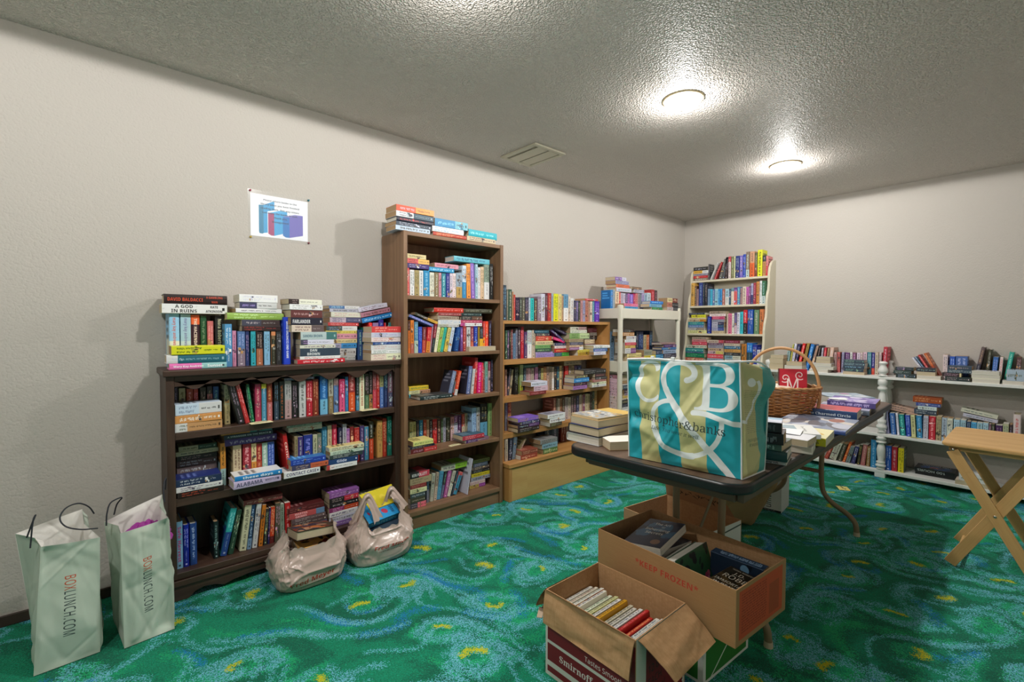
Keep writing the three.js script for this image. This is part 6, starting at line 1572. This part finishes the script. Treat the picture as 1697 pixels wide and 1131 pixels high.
{ // frozen-food carton on a green and white one
  const G = canvasTex(512, 512, (x, w, h) => { x.fillStyle = '#e4e4de'; x.fillRect(0, 0, w, h); x.fillStyle = '#2f7a2c'; x.fillRect(26, 26, w - 52, h - 52); x.strokeStyle = '#e4e4de'; x.lineWidth = 12; x.beginPath(); x.moveTo(w, 60); x.lineTo(60, h); x.stroke(); });
  const gm = std({ map: G, roughness: 0.6 }), g = thing('green_carton', 'closed green carton with white borders under the frozen-food box', 'cardboard box', [-3.405, 0, 1.845], -0.06);
  mesh('carton_body', new THREE.BoxGeometry(0.32, 0.212, 0.4).translate(0, 0.1065, 0), gm, g); mesh('tape', board(-0.03, 0.03, 0.213, 0.2135, -0.19, 0.19, 'z', 0.0002), std({ color: 0xcfc6a8, roughness: 0.4 }), g);
  const F = canvasTex(1024, 384, (x, w, h) => { x.fillStyle = '#a57c50'; x.fillRect(0, 0, w, h); const r = rngOf(3); for (let i = 0; i < 900; i++) { x.fillStyle = r() < 0.5 ? 'rgba(255,230,190,0.05)' : 'rgba(60,30,0,0.05)'; x.fillRect(r() * w, r() * h, 30 + r() * 90, 1.5); } x.fillStyle = '#b5402c'; x.font = 'bold 62px sans-serif'; x.textBaseline = 'middle'; x.fillText('*KEEP FROZEN*', 330, 120); x.fillText('*KEEP FROZEN*', 330, 335); });
  const L = canvasTex(512, 320, (x, w, h) => { x.fillStyle = '#a57c50'; x.fillRect(0, 0, w, h); x.fillStyle = '#c2502a'; x.fillRect(26, 22, w - 60, h - 50); const r = rngOf(9); for (let i = 0; i < 15; i++) scribble(x, r, 50, 300, 48 + i * 15, 7, '#6e2412'); x.fillStyle = '#a84a26'; x.fillRect(330, 90, 110, 180); });
  const t = thing('frozen_food_carton', 'open brown carton with red lettering and an orange label end', 'cardboard box', [-3.425, 0.2142, 1.885], -0.075), W = 0.35, D = 0.575, H = 0.186;
  carton(t, W, D, H, { front: std({ map: F, roughness: 0.8 }), right: std({ map: L, roughness: 0.75 }) });
  const B = 'books in the frozen-food carton';
  const dark = (x, r) => { x.fillStyle = '#141c30'; x.fillRect(0, 0, 256, 340); blobs(x, r, 30, ['#1d3450', '#0c1220', '#24506a'], 0, 0, 256, 200, 40); x.fillStyle = '#7a5a40'; x.beginPath(); x.arc(190, 280, 30, 0, 7); x.fill(); words(x, [['The Art', 34, 130, 60, '#d8d2c0', 'italic serif'], ['of', 24, 150, 96, '#d8d2c0', 'italic serif'], ['Inheriting', 38, 130, 136, '#d8d2c0', 'italic serif'], ['Secrets', 38, 130, 180, '#d8d2c0', 'italic serif']]); };
  const fb = (label, m, s, draw) => artBook(label, m, s, draw, B), y0 = 0.2142 + 0.0048;
  const u0 = { t: 0.055, h: 0.22, d: 0.17, c: '443', cover: '654', paper: 1 }, u1 = { t: 0.05, h: 0.23, d: 0.16, c: '322', cover: '433', paper: 1 };
  fb('brown book lying deepest at the far end of the frozen-food carton', lying(-3.43, y0, 1.72, Math.PI, u0), u0);
  fb('dark book second from the bottom at the far end of that carton', lying(-3.43, y0 + 0.0555, 1.725, Math.PI + 0.04, u1), u1);
  const b2 = { t: 0.034, h: 0.225, d: 0.15, c: '1c3050', paper: 0 }, b1 = { t: 0.032, h: 0.235, d: 0.155, c: '1a2236', paper: 0 };
  fb('navy book under the tilted one at the far end of the carton', lying(-3.42, y0 + 0.107, 1.765, Math.PI - 0.12, b2, 0.1, 0.04), b2, dark);
  fb('navy book with pale title and brown seal, tilted on top', lying(-3.445, y0 + 0.155, 1.765, Math.PI + 0.1, b1, 0.12, -0.08), b1, dark);
  const b3 = { t: 0.022, h: 0.21, d: 0.15, c: '222', cover: '232323', paper: 0 };
  const edge = (x, y, z, lean, s, basis) => mtx().makeTranslation(x, y, z).multiply(mtx().makeRotationX(lean)).multiply(mtx().makeBasis(...basis)).multiply(mtx().makeTranslation(0, -s.h / 2, 0));
  const PAGES_UP = [V(0, 0, 1), V(-1, 0, 0), V(0, -1, 0)], SPINE_UP = [V(-1, 0, 0), V(0, 0, 1), V(0, 1, 0)];
  fb('black book squeezed between the tilted navy one and the green one', edge(-3.45, y0 + 0.002, 1.907, -0.3, b3, PAGES_UP), b3);
  const fl = { t: 0.048, h: 0.23, d: 0.165, hard: true, c: '244a30', cover: '2f5a3a', paper: 0 };
  fb('green hardback with pink flamingo cover, page edges up in the carton', edge(-3.465, y0 + 0.012, 1.955, -0.3, fl, PAGES_UP), fl, (x, r) => { x.fillStyle = '#2f5f3c'; x.fillRect(0, 0, 256, 340); blobs(x, r, 12, ['#d86a8a', '#e89ab0', '#c04a70'], 20, 190, 110, 290, 22); blobs(x, r, 8, ['#c8a8c8', '#e8d8e8'], 20, 60, 80, 150, 16); blobs(x, r, 10, ['#1e2a22', '#222'], 150, 40, 250, 330, 24); });
  const u2 = { t: 0.05, h: 0.24, d: 0.15, c: '332', cover: '433', paper: 1 }, u3 = { t: 0.05, h: 0.2, d: 0.13, c: '6a4a24', cover: '7a5a30', paper: 1 };
  fb('brown book lowest under the silver lettered paperback', lying(-3.47, y0, 2.085, Math.PI - 0.05, u2), u2); fb('tan edged book in the middle under the silver lettered paperback', lying(-3.49, y0 + 0.0505, 2.085, Math.PI, u3), u3);
  const rb = { t: 0.04, h: 0.172, d: 0.108, c: '6b4a20', cover: '3a2c1a', paper: 1 };
  fb('dark paperback with large silver lettering at the label end', lying(-3.492, y0 + 0.105, 2.095, Math.PI - 0.05, rb, -0.06, 0.04), rb, (x, r) => { x.fillStyle = '#2a2118'; x.fillRect(0, 0, 256, 340); blobs(x, r, 14, ['#4a3820', '#1a1612', '#5a4426'], 0, 100, 256, 340, 40); words(x, [['NORA ROBERTS', 26, 128, 28, '#d8cfc0', 'bold serif'], ['J.D.', 60, 128, 84, '#e4ddcc', 'bold serif'], ['ROBB', 78, 128, 154, '#e4ddcc', 'bold serif'], ['IMMORTAL', 46, 128, 240, '#e8e2d4', 'bold serif'], ['IN DEATH', 46, 128, 296, '#e8e2d4', 'bold serif']]); });
  const bb = { t: 0.045, h: 0.19, d: 0.15, c: '25405e', cover: '1c2c40', paper: 1 };
  fb('thick blue patterned book standing spine up behind the silver lettered one', edge(-3.345, y0 + 0.155, 2.05, 0, bb, SPINE_UP), bb, (x, r) => { blobs(x, r, 30, ['#2e5c86', '#0f1a28', '#6a94b4'], 0, 0, 256, 200, 30); });
}
{ // carton behind, brown sack and white box under the table
  const t = thing('scribbled_carton', 'open brown carton with black scribbles and a white side behind the table leg', 'cardboard box', [-2.87, 0, 1.56], -0.12), H = 0.27, W = 0.36, D = 0.44;
  const wh = canvasTex(512, 384, (x, w, h) => { x.fillStyle = '#dcdcd6'; x.fillRect(0, 0, w, h); x.strokeStyle = '#3a4a44'; x.lineWidth = 10; x.beginPath(); x.moveTo(0, 60); x.lineTo(w, 30); x.moveTo(80, 0); x.lineTo(60, h); x.moveTo(300, 380); x.lineTo(430, 120); x.stroke(); });
  const sc = canvasTex(512, 320, (x, w, h) => { x.fillStyle = cardTone; x.fillRect(0, 0, w, h); const r = rngOf(77); x.strokeStyle = '#2a1c12'; x.lineWidth = 6; for (let i = 0; i < 12; i++) { x.beginPath(); const a = 120 + i * 28, b = 90 + r() * 60; x.moveTo(a, b); x.lineTo(a + 30 - r() * 60, b + 20 + r() * 40); x.lineTo(a + 40 * r(), b - 10 * r()); x.stroke(); } });
  const wm = std({ map: wh, roughness: 0.6 }), sm = std({ map: sc, roughness: 0.8 }); carton(t, W, D, H, { front: sm, right: wm, back: wm, left: null });
  mesh('scribbled_flap', sheet([W / 2 - 0.005, H, -D / 2], [W / 2 - 0.005, H, D / 2 - 0.03], [W / 2 - 0.06, H + 0.1, D / 2 - 0.06], [W / 2 - 0.06, H + 0.1, -D / 2 + 0.03], 10, 6, folds(12, 6, 0.004)), std({ map: sc, roughness: 0.8, side: THREE.DoubleSide }), t);
  const s = thing('paper_sack', 'large brown paper sack leaning over under the table', 'paper bag', [0, 0, 0]), pm = std({ color: 0xa08158, roughness: 0.8, side: THREE.DoubleSide });
  const b = [[-2.16, 0.006, 1.37], [-2.085, 0.004, 1.6], [-1.93, 0.004, 1.56], [-1.99, 0.1, 1.34]], q = [[-2.26, 0.34, 1.52], [-2.12, 0.44, 1.8], [-1.94, 0.46, 1.78], [-2.02, 0.44, 1.5]];
  for (let i = 0; i < 4; i++) { const j = (i + 1) % 4; mesh(i % 2 ? 'side_panel' : 'wide_panel', sheet(b[i], b[j], q[j], q[i], 20, 20, folds(700 + i, 14, 0.014, 0.05)), pm, s); } mesh('bottom', sheet(b[0], b[1], b[2], b[3], 8, 8, folds(710, 8, 0.012)), pm, s);
  const U = canvasTex(256, 512, (x, w, h) => { x.fillStyle = '#e2e2de'; x.fillRect(0, 0, w, h); x.fillStyle = '#1c1c1e'; x.save(); x.translate(120, 470); x.rotate(-HALF); x.textBaseline = 'middle'; x.font = '92px sans-serif'; x.fillText('universal', 0, 0); x.restore(); x.fillRect(0, 488, w, 24); scribble(x, rngOf(2), 40, 190, 501, 9, '#ddd'); });
  const pl = std({ color: 0xe0e0dc, roughness: 0.6 }), um = std({ map: U, roughness: 0.6 }), o = thing('white_carton', 'white carton with black sideways lettering under the table', 'cardboard box', [-1.64, 0, 1.565], 0.1);
  mesh('carton_body', new THREE.BoxGeometry(0.2, 0.26, 0.15).translate(0, 0.1305, 0), [pl, um, pl, pl, pl, pl], o); mesh('lid', board(-0.102, 0.102, 0.2612, 0.275, -0.077, 0.077, 'x', 0.001), pl, o);
}

// ---------------------------------------------------------------- folding wooden tray stand
{
  const t = thing('tray_stand', 'folding light wood tray table with crossed legs', 'tray table', [-1.57, 0, 2.637]), m = M.beech, L = 0.285, Wz = 0.2, r = 0.03;
  const s = new THREE.Shape(); s.moveTo(-L + r, -Wz); s.lineTo(L - r, -Wz); s.absarc(L - r, -Wz + r, r, -HALF, 0); s.lineTo(L, Wz - r); s.absarc(L - r, Wz - r, r, 0, HALF); s.lineTo(-L + r, Wz); s.absarc(-L + r, Wz - r, r, HALF, Math.PI); s.lineTo(-L, -Wz + r); s.absarc(-L + r, -Wz + r, r, Math.PI, 1.5 * Math.PI);
  mesh('tray_top', boxUV(new THREE.ExtrudeGeometry(s, { depth: 0.006, bevelEnabled: true, bevelThickness: 0.008, bevelSize: 0.007, bevelOffset: -0.007, bevelSegments: 3, curveSegments: 8 }).rotateX(HALF).translate(0, 0.637, 0), 'z'), m, t);
  for (const x of [-0.235, 0.135]) mesh('rail', board(x - 0.009, x + 0.009, 0.598, 0.6225, -0.175, 0.175, 'z', 0.003), m, t);
  const bolt = (x, y, z) => { const g = mesh('bolt', lathe([[0.0001, 0], [0.0065, 0], [0.006, 0.002], [0.0001, 0.003]], 14).rotateZ(HALF), M.steel, t); g.position.set(x, y, z); };
  for (const [x, k] of [[-0.254, 1], [0.154, -1]]) {
    mesh('leg', bar([x, 0.6, -0.16], [x, 0.012, 0.158], 0.05, 0.014, V(1, 0, 0)), m, t);
    mesh('leg', bar([x + 0.0155 * k, 0.596, 0.16], [x + 0.0155 * k, 0.012, -0.158], 0.05, 0.014, V(1, 0, 0)), m, t);
    bolt(x - 0.0072, 0.305, 0.001); bolt(x - 0.0072, 0.606, -0.157);
  }
  for (const [y, z, a] of [[0.05, -0.135, 0.23], [0.05, 0.135, 0.247]]) { const d = mesh('dowel', new THREE.CylinderGeometry(0.008, 0.008, 2 * a - 0.12, 14).rotateZ(HALF), m, t); d.position.set(-0.05, y, z); }
}
{ // boxed puzzle on the lowest board of the white unit
  const top = canvasTex(512, 384, (x, w, h) => { x.fillStyle = '#10151c'; x.fillRect(0, 0, w, h); const r = rngOf(21); blobs(x, r, 60, ['#1c3a78', '#2a5aa8', '#162a50', '#3a78c0'], 60, 120, 460, 330, 34); blobs(x, r, 16, ['#c84a2a', '#e8863a', '#8a2a3a'], 190, 170, 310, 250, 22); x.strokeStyle = '#c8d4e8'; x.lineWidth = 4; x.beginPath(); x.arc(180, 330, 190, -2.2, -0.5); x.stroke(); x.save(); x.translate(w / 2, 60); x.rotate(Math.PI); words(x, [['100 HOURS', 74, 0, 0, '#e8ecf0', 'bold sans-serif']]); x.restore(); });
  const fr = canvasTex(512, 96, (x, w, h) => { x.fillStyle = '#10171a'; x.fillRect(0, 0, w, h); x.save(); x.translate(w / 2, h / 2); x.rotate(Math.PI); words(x, [['100 HOURS', 70, 40, 0, '#c4d0cc', 'bold sans-serif']]); x.restore(); });
  const o = thing('game_box', "black boxed game with large lettering on the white unit's bottom shelf", 'game box', [-0.105, 0.0605, 2.225], -HALF), k = std({ color: 0x12181a, roughness: 0.5 });
  mesh('box_base', new THREE.BoxGeometry(0.232, 0.02, 0.162).translate(0, 0.0105, 0), k, o); mesh('box_lid', new THREE.BoxGeometry(0.24, 0.032, 0.17).translate(0, 0.037, 0), [k, k, std({ map: top, roughness: 0.3 }), k, std({ map: fr, roughness: 0.4 }), k], o);
}
// ---------------------------------------------------------------- paper notes, crumb, grey bag at the frame edge
{
  const nm = std({ color: 0xe6dd84, roughness: 0.85, side: THREE.DoubleSide }), nm2 = std({ color: 0xe8dfb0, roughness: 0.85, side: THREE.DoubleSide });
  const note = (label, x, y, z, turn, w, d, m) => { const o = thing('paper_note', label, 'paper note', [x, y, z], turn, 'yellow paper notes'); mesh('paper', sheet([-w / 2, 0.0015, d / 2], [w / 2, 0.0015, d / 2], [w / 2, 0.0015, -d / 2], [-w / 2, 0.0015, -d / 2], 6, 4, (u, v) => 0.003 * Math.sin(u * 3.1) * v), m, o); const r = rngOf(4), g = []; for (let i = 0; i < 4; i++) g.push(new THREE.BoxGeometry(w * 0.14, 0.0004, d * 0.1).translate(-w * 0.25 + i * w * 0.17, 0.0052, (r() - 0.5) * d * 0.2)); mesh('handwriting', mergeGeometries(g), std({ color: 0x37342c, roughness: 0.9 }), o); };
  note('yellow paper note lying on the carpet beyond the table', -0.84, 0.0005, 1.78, 0.5, 0.1, 0.075, nm);
  note("pale yellow note under the red books, dark bookcase's upper shelf", -4.5, 0.7492, 0.238, 0.05, 0.1, 0.05, nm2);
  note("pale yellow note at the middle of the dark bookcase's upper shelf", -4.1, 0.7492, 0.238, -0.05, 0.09, 0.045, nm2);
  note("pale yellow note nearest the tall bookcase, dark bookcase's upper shelf", -3.945, 0.7492, 0.238, 0.08, 0.1, 0.045, nm2);
  note("yellow note hanging over the pine bookcase's third shelf edge", -2.4, 0.4632, 0.225, 0.3, 0.14, 0.06, nm);
  note("small yellow note on the white unit's middle shelf edge", -0.27, 0.3602, 2.11, HALF, 0.07, 0.035, nm);
  note("cream note on the tall bookcase's fourth shelf beside the red book", -3.37, 0.4582, 0.262, 0.1, 0.09, 0.03, nm2);
  const cr = thing('paper_scrap', 'tiny white scrap of paper on the carpet before the drinks carton', 'paper scrap', [-4.22, 0.001, 1.73]); mesh('scrap', new THREE.IcosahedronGeometry(0.006, 1).scale(1.3, 0.5, 0.8).translate(0, 0.003, 0), M.white, cr);
  const g = new THREE.CapsuleGeometry(0.1, 0.2, 12, 32), p = g.attributes.position, n = noise2(91, 16), q = V(); for (let i = 0; i < p.count; i++) { q.fromBufferAttribute(p, i); const a = Math.atan2(q.z, q.x); const k = 1 + 0.22 * (Math.abs(n(a * 5 + 20, q.y * 20 + 9) - 0.5) - 0.2); p.setXYZ(i, q.x * k * 0.8, Math.max(q.y + 0.195, 0.002), q.z * k); } g.computeVertexNormals();
  const gb = thing('cloth_bag', 'crumpled grey cloth bag on the floor behind the tray table', 'cloth bag', [-1.2, 0, 2.84]); mesh('cloth', g, std({ color: 0x6d6a6e, roughness: 0.9 }), gb); mesh('strap', tube([[0.02, 0.34, -0.05], [-0.03, 0.4, -0.02], [-0.02, 0.4, 0.04], [0.02, 0.33, 0.06]], 0.008, 20, 8), std({ color: 0x55525a, roughness: 0.9 }), gb);
}
console.log('books as things', bookCount, 'cells', cells, 'sheets', sheets.length);
renderer.render(scene, camera);
